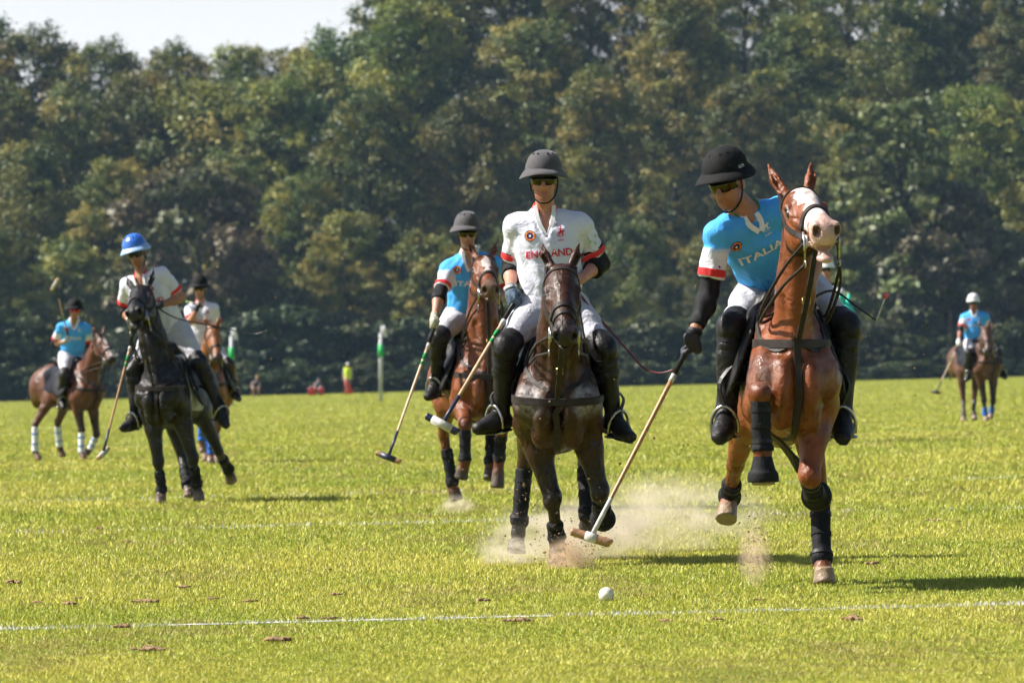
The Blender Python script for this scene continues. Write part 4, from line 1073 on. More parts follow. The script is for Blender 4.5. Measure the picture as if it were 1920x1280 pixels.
    # cuffs, collar
    for q, (e, d) in cutl.items():
        e1 = nrm(np.cross(d, V(0.1, 1, 0))); e2 = np.cross(d, e1)
        rp = ring_pts(sb, e - d * 0.02, e1, e2, 22, 0.16)
        if len(rp) > 12 and kit != 'umpire': strap('cuff', rp, sb, 0.040 * sz, M['red'], shirt, 0.004, 2, 0.001, True)
    cr = []
    for i in range(25):
        a = math.pi * (0.16 + 1.68 * i / 24)
        rr = 0.070; cr.append(nk + ax * (0.030 + 0.018 * math.cos(a) * -1) + (fr * math.cos(a) * 1.05 + sl * math.sin(a)) * rr * sz + fr * 0.005)
    cv, cf = [], []
    for i, p in enumerate(cr):
        o = nrm(p - nk - ax * ((p - nk) @ ax)); hgt = 0.032 * sz
        cv += [p + ax * hgt - o * 0.010, p + ax * hgt - o * 0.004, p - ax * 0.014 + o * 0.020, p - ax * 0.016 + o * 0.012]
    for i in range(24):
        for k in range(4): cf.append((i * 4 + k, i * 4 + (k + 1) % 4, i * 4 + 4 + (k + 1) % 4, i * 4 + 4 + k))
    meshobj('collar', cv, cf, M['red'] if kit == 'england' else (M['whitecloth'] if kit == 'italy' else M['neoprene']), shirt)
    if kit == 'italy' and near:
        tube('collar_stripe', [p + ax * 0.034 * sz + nrm(p - nk - ax * ((p - nk) @ ax)) * 0.003 for p in cr[2:-2]], 0.006, M['greencloth'], shirt, 6)
        tube('collar_stripe', [p + ax * 0.014 * sz + nrm(p - nk - ax * ((p - nk) @ ax)) * 0.012 for p in cr[2:-2]], 0.006, M['red'], shirt, 6)
    for s in (-1, 1):       # open collar points
        a = nk + fr * 0.060 + sl * s * (S.get('vw', 0.062) * 0.93) + ax * 0.048; b = nk + fr * 0.130 + sl * s * 0.008 - ax * S.get('vneck', 0.10)
        if kit != 'umpire': free_strap('placket', [a, a * 0.5 + b * 0.5 + fr * 0.008 + sl * s * 0.012, b], nrm(fr + ax * 0.2), 0.028 * sz, M['whitecloth'], shirt, 0.004, 4)
    # breeches
    bp = sel('thighl', 'thighr') + [cone(wa * 0.3 + pel * 0.7, pel, 0.125 * sz, 0.13 * sz, 0.06, 0, hl, 1.15), cone(pel - hl * 0.06, pel + hl * 0.06, 0.115 * sz, 0.115 * sz, 0.06)]
    w3 = wrinkle(S.get('seed', 1) + 9, 0.004, 50, V(0.2, -0.3, 0.9))
    vv, ff = build(bp, max(res, 0.011), 0.009 * sz, [], w3)
    br_ = meshobj('breeches', vv, ff, M['breeches'], root)
    # boots and knee guards
    for s, q in ((-1, 'l'), (1, 'r')):
        kn, an = J['kn' + q], J['an' + q]; d = nrm(an - kn); hp = J['hp' + q]
        vv, ff = build(sel('shin' + q, 'foot' + q), max(res, 0.008), 0.010 * sz, [(kn + d * 0.06, -d)], wrinkle(2, 0.0025, 45))
        bo = meshobj('riding_boot', vv, ff, M[S.get('boot', 'boot')], root)
        fd, dn, sd = J['ft' + q]
        solep = an + dn * 0.104
        tv, tf = build([cone(solep - fd * 0.035, solep + fd * 0.11, 0.042, 0.045, 0.02, 0, dn, 0.25), cone(solep + fd * 0.1, J['to' + q] + dn * 0.096, 0.045, 0.032, 0.02, 0, dn, 0.25)], max(res, 0.008))
        meshobj('sole', tv, tf, M['leather'], bo)
        fwk = nrm(np.cross(np.cross(d, nrm(kn - hp)), d)); fwk = nrm(nrm(kn - hp) - d * (nrm(kn - hp) @ d) * 0.6)
        dk = nrm(kn - hp)
        kp = [cone(kn - dk * 0.075, kn, 0.080, 0.080, 0.03), cone(kn, kn + d * 0.17, 0.082, 0.070, 0.03),
              ell(kn + fwk * 0.045 + d * 0.02, np.array([fwk, d, np.cross(fwk, d)]), (0.052, 0.055, 0.05), 0.02),
              ell(kn + fwk * 0.030 + d * 0.105, np.array([fwk, d, np.cross(fwk, d)]), (0.055, 0.045, 0.06), 0.016),
              cone(kn + d * 0.165, kn + d * 0.175, 0.074, 0.074, 0.01), cone(kn - dk * 0.085, kn - dk * 0.075, 0.083, 0.083, 0.008)]
        vv, ff = build(kp, max(res, 0.008), 0, [(kn + d * 0.20, d), (kn - dk * 0.10, -dk)], None, ())
        kg = meshobj('knee_guard', vv, ff, M[S.get('boot', 'boot')], root)
        if near:
            kb = bvh_of(vv, ff)
            for o2 in (0.075, 0.15):
                e1 = nrm(np.cross(d, V(0.1, 1, 0))); e2 = np.cross(d, e1); rp = ring_pts(kb, kn + d * o2, e1, e2, 22, 0.25)
                if len(rp) > 12: strap('guard_strap', rp, kb, 0.024, M['leather'], kg, 0.005, 2, 0.001, True)
        # stirrup and leather (the horse's tack)
        sc_ = an + dn * 0.085 + fd * 0.065
        arch = [sc_ + sd * x * 0.070 + (-dn) * z * 0.15 for x, z in ((-1, 0), (-1.05, 0.25), (-0.95, 0.55), (-0.6, 0.85), (0, 1.0), (0.6, 0.85), (0.95, 0.55), (1.05, 0.25), (1, 0))]
        st = tube('stirrup', arch, [0.010] * 9, M['metal'], pony_d['root'], 8, 3)
        tv, tf = build([cone(sc_ + dn * 0.022 - sd * 0.06, sc_ + dn * 0.022 + sd * 0.06, 0.028, 0.028, 0.01, 0, dn, 0.3)], 0.008)
        meshobj('tread', tv, tf, M['metal'], st)
        tpx = sc_ - dn * 0.155; sad = T(-0.05, s * 0.33, 1.22)
        for o3 in (-0.012, 0.012):
            free_strap('stirrup_leather', [tpx + F * o3, tpx * 0.5 + sad * 0.5 + L * s * 0.05 + F * o3, sad], nrm(L * s + F * 0.8), 0.026, M['leather'], st, 0.004, 4)
    # arm guards, gloves
    for s, q in ((-1, 'l'), (1, 'r')):
        g = S.get('pad' + q)
        if g:
            a0, a1, infl, mt = g; sh, el_, wr = J['sh' + q], J['el' + q], J['wr' + q]
            du = nrm(el_ - sh); df = nrm(wr - el_)
            prs = sel('uarm' + q, 'farm' + q)
            vv, ff = build(prs, max(res, 0.008), infl, [(sh + du * a0, -du), (el_ + df * a1, df)], wrinkle(11, 0.003, 60))
            meshobj('elbow_guard' if infl > 0.008 else 'arm_sleeve', vv, ff, M[mt], root)
        gm = S.get('glove' + q)
        if gm:
            wr = J['wr' + q]; a = nrm(J['hd' + q] - wr)
            vv, ff = build(sel('hand' + q, 'farm' + q), max(res * 0.75, 0.005) if near else res, 0.004, [(wr - a * 0.03, -a)])
            gl = meshobj('glove', vv, ff, M[gm], root)
            if near:
                gb = bvh_of(vv, ff); e1 = nrm(np.cross(a, V(0.1, 1, 0))); e2 = np.cross(a, e1); rp = ring_pts(gb, wr - a * 0.005, e1, e2, 20, 0.12)
                if len(rp) > 12: strap('wrist_strap', rp, gb, 0.022, M['tape'] if gm != 'glove' else M['neoprene'], gl, 0.003, 2, 0.001, True)
    # helmet
    hm = S['helmet']; ctr = Hd(0, -0.012, 0.086)
    tilt = nrm(up * 1.0 - fw * 0.02)
    prof = [(0.001, 0.114), (0.2, 0.112), (0.4, 0.106), (0.6, 0.093), (0.77, 0.073), (0.89, 0.049), (0.965, 0.023), (0.995, 0.006), (1.0, -0.004)]
    bw = S.get('brim', 0.34) * 0.78
    brim = [(1.0, -0.004), (1.03, -0.010), (1.12, -0.012), (1.0 + bw * 0.72, -0.021), (1.0 + bw, -0.031), (1.0 + bw * 1.02, -0.038), (1.0 + bw * 0.9, -0.036), (1.12, -0.024), (1.0, -0.020), (0.93, -0.02), (0.88, 0.01), (0.7, 0.05)]
    fl = S.get('frontlong', 0.25)
    def modf(rho, z, a):
        e = max(rho - 1.0, 0); c = math.cos(a)
        return rho + e * fl * c, z - (0.004 * c + 0.026 * math.sin(a) ** 2) * (e / 0.27)
    # closed crown: the cap, its brim, its vents
    v1, f1 = lathe(prof, ctr, lt, fw, tilt, 0.116 * sz, 0.133 * sz, 40, modf)
    hel = meshobj('helmet', v1, f1, M[hm], root)
    v1, f1 = lathe(brim, ctr, lt, fw, tilt, 0.116 * sz, 0.133 * sz, 40, modf)
    meshobj('brim', v1, f1, M['helmet_blue_rim' if hm == 'helmet_blue' else hm], hel)
    if near or res < 0.014:
        for a in (-0.9, -0.42, 0.42, 0.9, 2.2, -2.2):
            rho, z = 0.66, 0.089
            c0 = ctr + lt * (rho * 0.116 * sz * math.sin(a)) + fw * (rho * 0.133 * sz * math.cos(a)) + tilt * z * 1.0
            nn = nrm(c0 - (ctr - tilt * 0.02)); e1 = nrm(np.cross(nn, up)); e2 = np.cross(nn, e1)
            v1, f1 = tube_geo(torus_pts(c0, e1, e2, 0.006, 0.006, 12), 0.0022, 6, closed=True)
            meshobj('vent', v1, f1, M['leather'], hel)
    # chin strap
    for s in (-1, 1):
        tube('chin_strap', [Hd(s * 0.083, 0.0, 0.03), Hd(s * 0.082, 0.012, -0.035), Hd(s * 0.066, 0.03, -0.09), Hd(s * 0.03, 0.055, -0.127), Hd(0, 0.06, -0.133)], 0.0055, M['leather'], hel, 6, 4)
    # sunglasses
    ln = S.get('lens', 'lens')
    vs2, fs2 = [], []; nA = 18
    for i in range(nA + 1):
        a = R(-72 + 144 * i / nA); hh = 0.026 * (1 - 0.35 * abs(math.sin(a)) ** 3); dip = 0.014 * math.exp(-(a / 0.16) ** 2)
        for rr, z in ((1.0, 0.036), (1.035, 0.012), (1.0, -hh * 1.3 + dip + 0.010)):
            vs2.append(Hd(math.sin(a) * 0.082 * rr, 0.008 + math.cos(a) * 0.100 * rr, z))
    for i in range(nA):
        for k in range(2): fs2.append((i * 3 + k, i * 3 + k + 1, i * 3 + 4 + k, i * 3 + 3 + k))
    g0 = meshobj('sunglasses', vs2, fs2, M[ln], root)
    sm = g0.modifiers.new('thick', 'SOLIDIFY'); sm.thickness = 0.003
    tube('glasses_frame', [vs2[i * 3] for i in range(nA + 1)], 0.0042, M['leather'], g0, 6)
    for s in (-1, 1):
        tube('temple_arm', [Hd(s * 0.078, 0.038, 0.026), Hd(s * 0.083, 0.0, 0.022), Hd(s * 0.080, -0.03, 0.012)], 0.004, M['leather'], g0, 6)
    # hair under the helmet
    vv, ff = build([ell(Hd(0, -0.03, 0.03), AX, (0.078, 0.085, 0.09), 0.02)], max(res, 0.009), 0.004, [(Hd(0, -0.045, 0.0), nrm(fw + up * 0.0)), (Hd(0, 0, -0.045), -up)])
    if len(vv): meshobj('hair', vv, ff, M[S.get('hair', 'hair')], root)
    J.update(dict(root=root, shirt=shirt, sb=sb, sl=sl, ax=ax, fr=fr, ch=ch, Hd=Hd, fw=fw, lt=lt, up=up, helmet=hel, slv=cutl))
    return J

# ------------------------------------------------------------------ printed marks wrapped on cloth
def project(vs2, o, rt, up, fw, bvh, lift):
    out = []; last = None
    for x, y in vs2:
        p = o + rt * x + up * y
        loc, n, _, _ = bvh.ray_cast(Vector(p + fw * 0.35), Vector(-fw), 0.6)
        if loc is None: q = p + fw * (last if last is not None else 0)
        else: q = np.array(loc) + fw * lift; last = (q - p) @ fw
        out.append(q)
    return out
def text_mark(txt, o, rt, up, fw, bvh, size, m, parent, bold=0.02, name='lettering', lift=0.004, width=None):
    cu = bpy.data.curves.new('t', 'FONT'); cu.body = txt; cu.size = 1.0; cu.offset = bold; cu.align_x = 'CENTER'; cu.align_y = 'CENTER'; cu.resolution_u = 3
    ob = bpy.data.objects.new('t', cu); COL.objects.link(ob)
    dg = bpy.context.evaluated_depsgraph_get(); me = bpy.data.meshes.new_from_object(ob.evaluated_get(dg))
    bpy.data.objects.remove(ob); bpy.data.curves.remove(cu)
    bm = bmesh.new(); bm.from_mesh(me); bpy.data.meshes.remove(me)
    bmesh.ops.triangulate(bm, faces=bm.faces[:])
    for _ in range(3):
        es = [e for e in bm.edges if e.calc_length() > 0.16]
        if es: bmesh.ops.subdivide_edges(bm, edges=es, cuts=1); bmesh.ops.triangulate(bm, faces=bm.faces[:])
    w = max(v.co.x for v in bm.verts) - min(v.co.x for v in bm.verts)
    sx = size if width is None else width / w
    bm.verts.index_update()
    vs2 = [(v.co.x * sx, v.co.y * size) for v in bm.verts]; fs = [tuple(v.index for v in f.verts) for f in bm.faces]; bm.free()
    return meshobj(name, project(vs2, o, rt, up, fw, bvh, lift), fs, m, parent, smooth=False)
def disc_mark(o, rt, up, fw, bvh, r0, r1, m, parent, name='badge', lift=0.003, n=24):
    vs2 = [(0, 0)] if r0 == 0 else []; fs = []
    rr = [r0, r1] if r0 > 0 else [r1 * 0.5, r1]
    for r in rr:
        for k in range(n): vs2.append((r * math.cos(2 * math.pi * k / n), r * math.sin(2 * math.pi * k / n)))
    b = 0 if r0 > 0 else 1
    for k in range(n): fs.append((b + k, b + (k + 1) % n, b + n + (k + 1) % n, b + n + k))
    if r0 == 0:
        for k in range(n): fs.append((0, 1 + k, 1 + (k + 1) % n))
    return meshobj(name, project(vs2, o, rt, up, fw, bvh, lift), fs, m, parent, smooth=False)
def poly_mark(polys, o, rt, up, fw, bvh, s, m, parent, name='emblem', lift=0.004):
    bm = bmesh.new()
    for pl in polys:
        f = bm.faces.new([bm.verts.new((x * s, y * s, 0)) for x, y in pl])
    bmesh.ops.triangulate(bm, faces=bm.faces[:])
    es = [e for e in bm.edges if e.calc_length() > s * 0.3]
    if es: bmesh.ops.subdivide_edges(bm, edges=es, cuts=1); bmesh.ops.triangulate(bm, faces=bm.faces[:])
    bm.verts.index_update()
    vs2 = [(v.co.x, v.co.y) for v in bm.verts]; fs = [tuple(v.index for v in f.verts) for f in bm.faces]; bm.free()
    return meshobj(name, project(vs2, o, rt, up, fw, bvh, lift), fs, m, parent, smooth=False)
HORSEMAN = [[(-.30, -.1), (-.1, .02), (.18, .02), (.34, .2), (.5, .12), (.42, .0), (.36, .04), (.3, -.14), (-.2, -.16)],
            [(-.28, -.1), (-.42, -.35), (-.30, -.6), (-.24, -.58), (-.33, -.36), (-.16, -.14)], [(-.1, -.14), (-.2, -.4), (-.06, -.66), (0, -.64), (-.1, -.4), (.02, -.14)],
            [(.16, -.13), (.2, -.36), (.42, -.5), (.46, -.44), (.28, -.32), (.27, -.12)], [(.2, -.1), (.08, -.36), (.16, -.62), (.22, -.6), (.16, -.36), (.3, -.12)],
            [(-.08, .0), (-.1, .3), (.0, .46), (.12, .4), (.1, .2), (.2, .1), (.14, -.02)], [(-.02, .5), (.0, .62), (.1, .62), (.13, .5), (.05, .46)],
            [(-.08, .34), (-.26, .2), (-.3, .24), (-.1, .42)], [(-.27, .1), (-.34, .85), (-.31, .85), (-.23, .1)], [(-.46, .82), (-.22, .88), (-.22, .93), (-.46, .87)]]
def shirt_marks(J, kit, full=True, off=(0, 0)):
    o = J['ch']; sl, ax, fr, sb, sh = J['sl'], J['ax'], J['fr'], J['sb'], J['shirt']
    fw = nrm(fr + V(0, -0.6, 0)); up = nrm(ax - fw * (ax @ fw)); rt = np.cross(fw, up) * -1
    if rt @ sl < 0: rt = -rt
    o = o + rt * off[0] + up * off[1]
    mc = M['redprint'] if kit == 'england' else M['whiteprint']
    text_mark('ENGLAND' if kit == 'england' else 'ITALIA', o - up * 0.075 + rt * 0.005, rt, up, fw, sb, 0.062, mc, sh, 0.022, width=0.29 if kit == 'england' else 0.26)
    b = o - rt * 0.105 + up * 0.045
    disc_mark(b, rt, up, fw, sb, 0.021, 0.032, M['orangeprint'], sh, lift=0.005)
    disc_mark(b, rt, up, fw, sb, 0.0, 0.0215, M['navyprint'], sh, lift=0.0045)
    if full:
        disc_mark(b, rt, up, fw, sb, 0.031, 0.0345, M['navyprint'], sh, lift=0.0055)
        poly_mark([[(-.5, .5), (-.2, .2), (0, .6), (.2, .2), (.5, .5), (.4, -.3), (0, -.7), (-.4, -.3)]], b, rt, up, fw, sb, 0.014, M['whiteprint'], sh, lift=0.0065)
        for k in range(6):
            a = 2 * math.pi * k / 6 + 0.4; poly_mark([[(-.5, -.5), (.5, -.5), (.5, .5), (-.5, .5)]], b + rt * 0.0265 * math.cos(a) + up * 0.0265 * math.sin(a), rt, up, fw, sb, 0.008, M['goldprint'], sh, lift=0.0065)
    e = o + rt * 0.085 + up * 0.055
    poly_mark(HORSEMAN, e, rt, up, fw, sb, 0.055, mc, sh, lift=0.005)
    if full: text_mark('USPA', e - up * 0.053, rt, up, fw, sb, 0.017, mc, sh, 0.012, lift=0.005)

# ------------------------------------------------------------------ mallets and whips
def mallet(label, grip, tip, head_dir, cane='cane', style='wood', head_len=0.235, group='polo mallets'):
    d = nrm(tip - grip); top = grip - d * 0.09
    root = empty('polo_mallet', tip, label, 'mallet', group)
    Lc = np.linalg.norm(tip - top)
    g2 = top + d * 0.28
    tube('grip', [top, top + d * 0.02, g2], [0.017, 0.016, 0.014], M['leather'], root, 10)
    pts = [g2 + (tip - g2) * t for t in np.linspace(0, 1, 12)]
    tube('cane', pts, [0.0125, 0.0115, 0.0095], M[cane], root, 8)
    tube('grip_tape', [g2 - d * 0.005, g2 + d * 0.04], 0.0150, M['tape'], root, 10)
    if style != 'wood': tube('cane_band', [g2 + d * 0.09, g2 + d * 0.15], 0.0138, M['greencloth'], root, 10); tube('cane_band', [g2 + d * 0.17, g2 + d * 0.20], 0.0136, M['greencloth'], root, 10)
    tube('lower_wrap', [tip - d * 0.25, tip - d * 0.02], [0.0115, 0.0135], M['tape'] if style == 'wood' else M['navy'], root, 8)
    hd = nrm(head_dir); a = tip - hd * head_len * 0.48; b = tip + hd * head_len * 0.52
    t1 = 'wood' if style == 'wood' else ('navy' if style == 'navy' else 'goldprint')
    m1 = M['wood'] if style in ('wood', 'plain') else (M['navy'] if style == 'navy' else M['cane_pale'])
    cut = nrm(hd + d * 0.45)
    v, f = build([cone(a, b, 0.023, 0.025, 0.01)], 0.008, 0, [(a, -hd), (b - hd * 0.012, cut)])
    h = meshobj('mallet_head', v, f, m1, root)
    tube('head_tape', [tip - hd * (0.03 if style == 'wood' else 0.07), tip + hd * (0.035 if style == 'wood' else 0.07)], 0.0262, M['tape'] if style in ('wood', 'navy', 'gold') else M['navy'], h, 14)
    return root
def whip(label, pts, m, tipm=None, seg=None):
    root = empty('riding_whip', pts[0], label, 'whip', 'riding whips')
    tube('shaft', pts, [0.0075, 0.006, 0.0045], M[m], root, 6, 5)
    if seg: tube('lash', seg, 0.005, M['tape'], root, 6, 3)
    if tipm is not None:
        e = (seg or pts)[-1]; d = nrm(e - (seg or pts)[-2]); tube('tip', [e, e + d * 0.03], [0.012, 0.015], M[tipm], root, 6)
    return root
# ------------------------------------------------------------------ players: horses first posed, then riders, mallets, whips
NE = 'neoprene'
PON = {}
def duo(key, hname_label, hs, rider_label, rs):
    W = at(*hs['withers'], hs['D']); yaw = R(hs['yaw']); F = V(math.sin(yaw), -math.cos(yaw), 0)
    seat = W - F * 0.20 + V(0, 0, 0.16)
    J = joints(rs, seat)
    pd = pony('polo_pony', hname_label, hs, J['hdr'])
    J = rider('person', rider_label, rs, J, pd)
    PON[key] = (pd, J)
    return pd, J
NEAR, MID, FAR = 0.0095, 0.0128, 0.019
# right-hand attacker
h1 = dict(nw=0.68, wid=0.82, D=30.5, yaw=4, pitch=5, withers=(1474, 566), res=NEAR, sc=1.03, poll=(1494, 372, 1), muz=(1547, 414, 1), roll=0, ear=(-0.15, -0.13, 0.05), mouth=0.03,
          blaze=(0.052, 0.07, 0.04, 0.62), pinknose=True, collar=1.29, darkfore=0, drop=False,
          col=dict(body=(0.18, 0.050, 0.015), leg=(0.165, 0.045, 0.014), muz=(0.22, 0.09, 0.05), belly=(0.24, 0.08, 0.03)), hoofcol=(0.30, 0.22, 0.15),
          legs=dict(fl=dict(k=(1424, 738, 1), f=(1430, 846, -1), h=(1431, 908, -1)), fr=dict(k=(1518, 892, 1), f=(1526, 926, -1), h=(1532, 930, -1)),
                    hl=dict(k=(1379, 872, -1), f=(1368, 930, -1), h=(1361, 974, 1)), hr=dict(k=(1537, 925, -1), f=(1541, 1045, 1), h=(1546, 1093, 1))),
          boots=dict(fl=(NE, 0.10, 1.0), fr=(NE, 0.15, 1.0), hl=(NE, 0.55, 1.12), hr=(NE, 0.12, 1.14)), bell=('fl', 'fr'), pad='leather', foam=0.35)
r1 = dict(kit='italy', res=NEAR, sz=1.06, pel=(1464, 540), peld=0.28, neck=(1402, 403, 1), shl=(1346, 437, 1), shr=(1474, 394, -1), ell=(1329, 552, 1), wrl=(1301, 624, 1), hdl=(1292, 662, 1),
          elr=(1525, 478, -1), wrr=(1518, 548, 1), head=(1364, 345, 1), face=(-28, 16, 7), knl=(1373, 612, 1), anl=(1362, 776, -1), tol=(1348, 798, 1), knr=(1586, 612, 1), anr=(1578, 776, -1), tor=(1582, 799, 1),
          gripl=at(1107, 1007, 29.9) - at(1292, 670, 30.1), padl=(0.17, 0.235, 0.006, NE), glovel='glove', helmet='helmet_black', brim=0.40, frontlong=0.45, seed=3, vneck=0.03, vw=0.04, skin=(0.36, 0.165, 0.10))
duo(1, 'bright chestnut polo pony with white blaze rearing its head, galloping nearest at right', h1, 'rider in blue shirt and black helmet leaning down to swing his mallet at right', r1)
# centre attacker
h2 = dict(wid=0.95, D=35.1, yaw=-1, pitch=0, withers=(1046, 628), res=NEAR, poll=(1052, 506, 1), muz=(1060, 613, 1), ear=(-0.14, -0.07, 0.05), drop=True,
          col=dict(body=(0.044, 0.0155, 0.0075), leg=(0.020, 0.012, 0.009), muz=(0.022, 0.015, 0.013), belly=(0.07, 0.03, 0.016)), darkhind=0,
          legs=dict(fl=dict(k=(1036, 936, 1), f=(1044, 1012, -1), h=(1046, 1058, 1)), fr=dict(k=(1125, 922, 1), f=(1128, 955, -1), h=(1131, 977, -1)),
                    hl=dict(k=(984, 868, -1), f=(974, 975, 1), h=(968, 1036, 1)), hr=dict(k=(1097, 868, -1), f=(1101, 963, 1), h=(1101, 1005, -1))),
          boots=dict(fr=(NE, 0.5, 1.0), hl=(NE, 0.1, 1.15), hr=(NE, 0.1, 1.12), fl=(NE, 0.55, 1.0)), bell=('fr',), pad='leather', foam=0.9)
r2 = dict(kit='england', res=NEAR, pel=(1037, 578), neck=(1022, 400, 1), shl=(966, 424, 1), shr=(1090, 421, 1), ell=(959, 504, -1), wrl=(957, 541, 1), hdl=(964, 564, 1), elr=(1124, 494, -1), wrr=(1092, 521, 1), hdr=(1072, 532, 1),
          head=(1020, 341, 1), face=(-3, 2, 1), knl=(949, 650, 1), anl=(940, 776, -1), tol=(896, 784, 1), knr=(1132, 652, 1), anr=(1150, 782, -1), tor=(1184, 800, 1), sleeve=0.215,
          gripl=at(832, 787, 35.0) - at(963, 562, 34.6), padl=(0.165, 0.10, 0.014, NE), padr=(0.165, 0.12, 0.016, NE), glovel='bluewhite_glove', helmet='helmet_grey', brim=0.42, frontlong=0.12, seed=5, vneck=0.14, skin=(0.47, 0.21, 0.14))
duo(2, 'dark bay polo pony with lowered head galloping in the centre', h2, 'rider in white shirt and grey helmet, upright on the centre horse', r2)
# second blue rider behind
h4 = dict(wid=0.88, D=48.5, yaw=12, pitch=2, withers=(893, 632), res=MID, poll=(906, 488, 1), muz=(920, 531, 1), ear=(-0.14, -0.10, 0.06), blaze=(0.03, 0.02, 0.08, 0.36),
          col=dict(body=(0.15, 0.044, 0.014), leg=(0.11, 0.034, 0.014), muz=(0.12, 0.07, 0.045), belly=(0.16, 0.055, 0.02)), darkfore=0, collar=1.2,
          legs=dict(fl=dict(k=(872, 796, 1), f=(872, 864, -1), h=(864, 896, -1)), fr=dict(k=(940, 806, 1), f=(936, 862, -1), h=(932, 914, 1)),
                    hl=dict(k=(832, 815, -1), f=(848, 903, 1), h=(856, 938, 1)), hr=dict(k=(922, 800, -1), f=(920, 866, 1), h=(918, 898, 1))),
          boots=dict(fl=(NE, 0.12, 1.0), fr=(NE, 0.12, 1.0), hl=(NE, 0.3, 1.1), hr=(NE, 0.1, 1.1)), pad='dark_pad')
r4 = dict(kit='italy', res=MID, sz=0.98, pel=(880, 592), neck=(880, 476, 1), shl=(841, 504, 1), shr=(927, 495, 1), ell=(824, 552, 1), wrl=(815, 592, 1), hdl=(813, 608, 1), elr=(948, 543, -1), wrr=(934, 562, 1),
          head=(876, 439, 1), face=(3, 4, 0), knl=(822, 634, 1), anl=(819, 716, -1), tol=(801, 730, 1), knr=(944, 640, 1), anr=(950, 726, -1), tor=(962, 740, 1),
          gripl=at(728, 851, 48.2) - at(812, 620, 47.9), padl=(0.20, 0.08, 0.014, NE), glovel='glove_mix', helmet='helmet_grey', brim=0.42, frontlong=0.12, seed=8, vneck=0.12)
duo(4, 'red bay polo pony with small white star behind the centre horse', h4, 'rider in blue shirt and grey helmet following behind the centre rider', r4)
# black horse at left
h3 = dict(wid=0.86, hs=1.2, D=54.9, yaw=-13, pitch=1, withers=(318, 662), res=MID, poll=(266, 546, 1), muz=(251, 572, 1), ear=(-0.13, -0.12, 0.06), collar=1.2, mouth=0.01,
          col=dict(body=(0.012, 0.010, 0.0105), leg=(0.013, 0.011, 0.011), muz=(0.016, 0.014, 0.014), belly=(0.013, 0.011, 0.011)), hoofcol=(0.16, 0.11, 0.085),
          legs=dict(fl=dict(k=(297, 866, 1), f=(303, 918, -1), h=(301, 946, 1)), fr=dict(k=(362, 860, 1), f=(369, 908, -1), h=(373, 938, 1)),
                    hl=dict(k=(342, 860, -1), f=(351, 906, 1), h=(356, 931, 1)), hr=dict(k=(410, 846, -1), f=(428, 880, -1), h=(434, 902, -1))),
          boots=dict(fl=(NE, 0.3, 1.1), fr=(NE, 0.3, 1.1), hl=(NE, 0.3, 1.1), hr=(NE, 0.35, 1.15)), pad='white_pad', padrear=-0.36, padlow=0.98)
r3 = dict(kit='england', res=MID, sz=1.02, pel=(314, 619), neck=(267, 521, 1), shl=(238, 534, -1), shr=(304, 513, 1), ell=(232, 580, -1), wrl=(247, 606, 1), hdl=(250, 616, 1), elr=(340, 558, -1), wrr=(300, 572, 1), hdr=(287, 575, 1),
          head=(256, 476, 1), face=(-10, 12, 14), knl=(252, 692, 1), anl=(254, 782, -1), tol=(230, 791, 1), knr=(374, 680, 1), anr=(413, 764, -1), tor=(427, 786, 1),
          gripl=at(197, 838, 54.3) - at(250, 612, 54.2), glovel='glove', glover='glove', helmet='helmet_blue', brim=0.36, frontlong=0.3, seed=12, vneck=0.13, lens='lens_dark', padl=(0.17, 0.1, 0.012, NE), skin=(0.33, 0.15, 0.09))
duo(3, 'black polo pony with raised head standing at left', h3, 'rider in white shirt and glossy blue helmet on the black horse', r3)
# white shirt behind the black horse
h5 = dict(D=79.4, yaw=-6, withers=(393, 667), res=FAR, poll=(398, 612, 1), muz=(409, 668, 1), ear=(-0.14, -0.07, 0.05),
          col=dict(body=(0.22, 0.082, 0.028), leg=(0.13, 0.05, 0.02), muz=(0.06, 0.035, 0.025), belly=(0.2, 0.09, 0.04)), hoofcol=(0.22, 0.15, 0.1),
          legs=dict(fl=dict(k=(377, 785, 1), f=(378, 826, -1), h=(380, 848, -1)), fr=dict(k=(396, 812, 1), f=(395, 851, -1), h=(395, 870, 1)),
                    hl=dict(k=(384, 806, -1), f=(385, 848, 1), h=(386, 864, 1)), hr=dict(k=(405, 812, -1), f=(404, 850, 1), h=(408, 868, 1))),
          boots={k: ('bluewrap', 0.1, 1.0, 'band') for k in ('fl', 'fr', 'hl', 'hr')}, pad='dark_pad')
r5 = dict(kit='england', res=FAR, pel=(380, 646), neck=(377, 570, 1), shl=(355, 581, 1), shr=(401, 578, 1), ell=(357, 604, 1), wrl=(368, 581, 1), hdl=(375, 567, 1), elr=(408, 610, -1), wrr=(400, 640, 1),
          head=(374, 542, 1), face=(0, 4, 0), knr=(430, 684, 1), anr=(438, 728, -1), tor=(450, 741, 1), knl=(348, 690, 1), anl=(344, 735, -1), tol=(336, 744, 1),
          glovel='glove', helmet='helmet_black', brim=0.42, frontlong=0.1, seed=15, boot='brown_boot', hair='blond', lens='lens')
duo(5, 'light bay polo pony with blue leg wraps behind the black horse', h5, 'rider in white shirt and black helmet holding a hand to the mouth', r5)
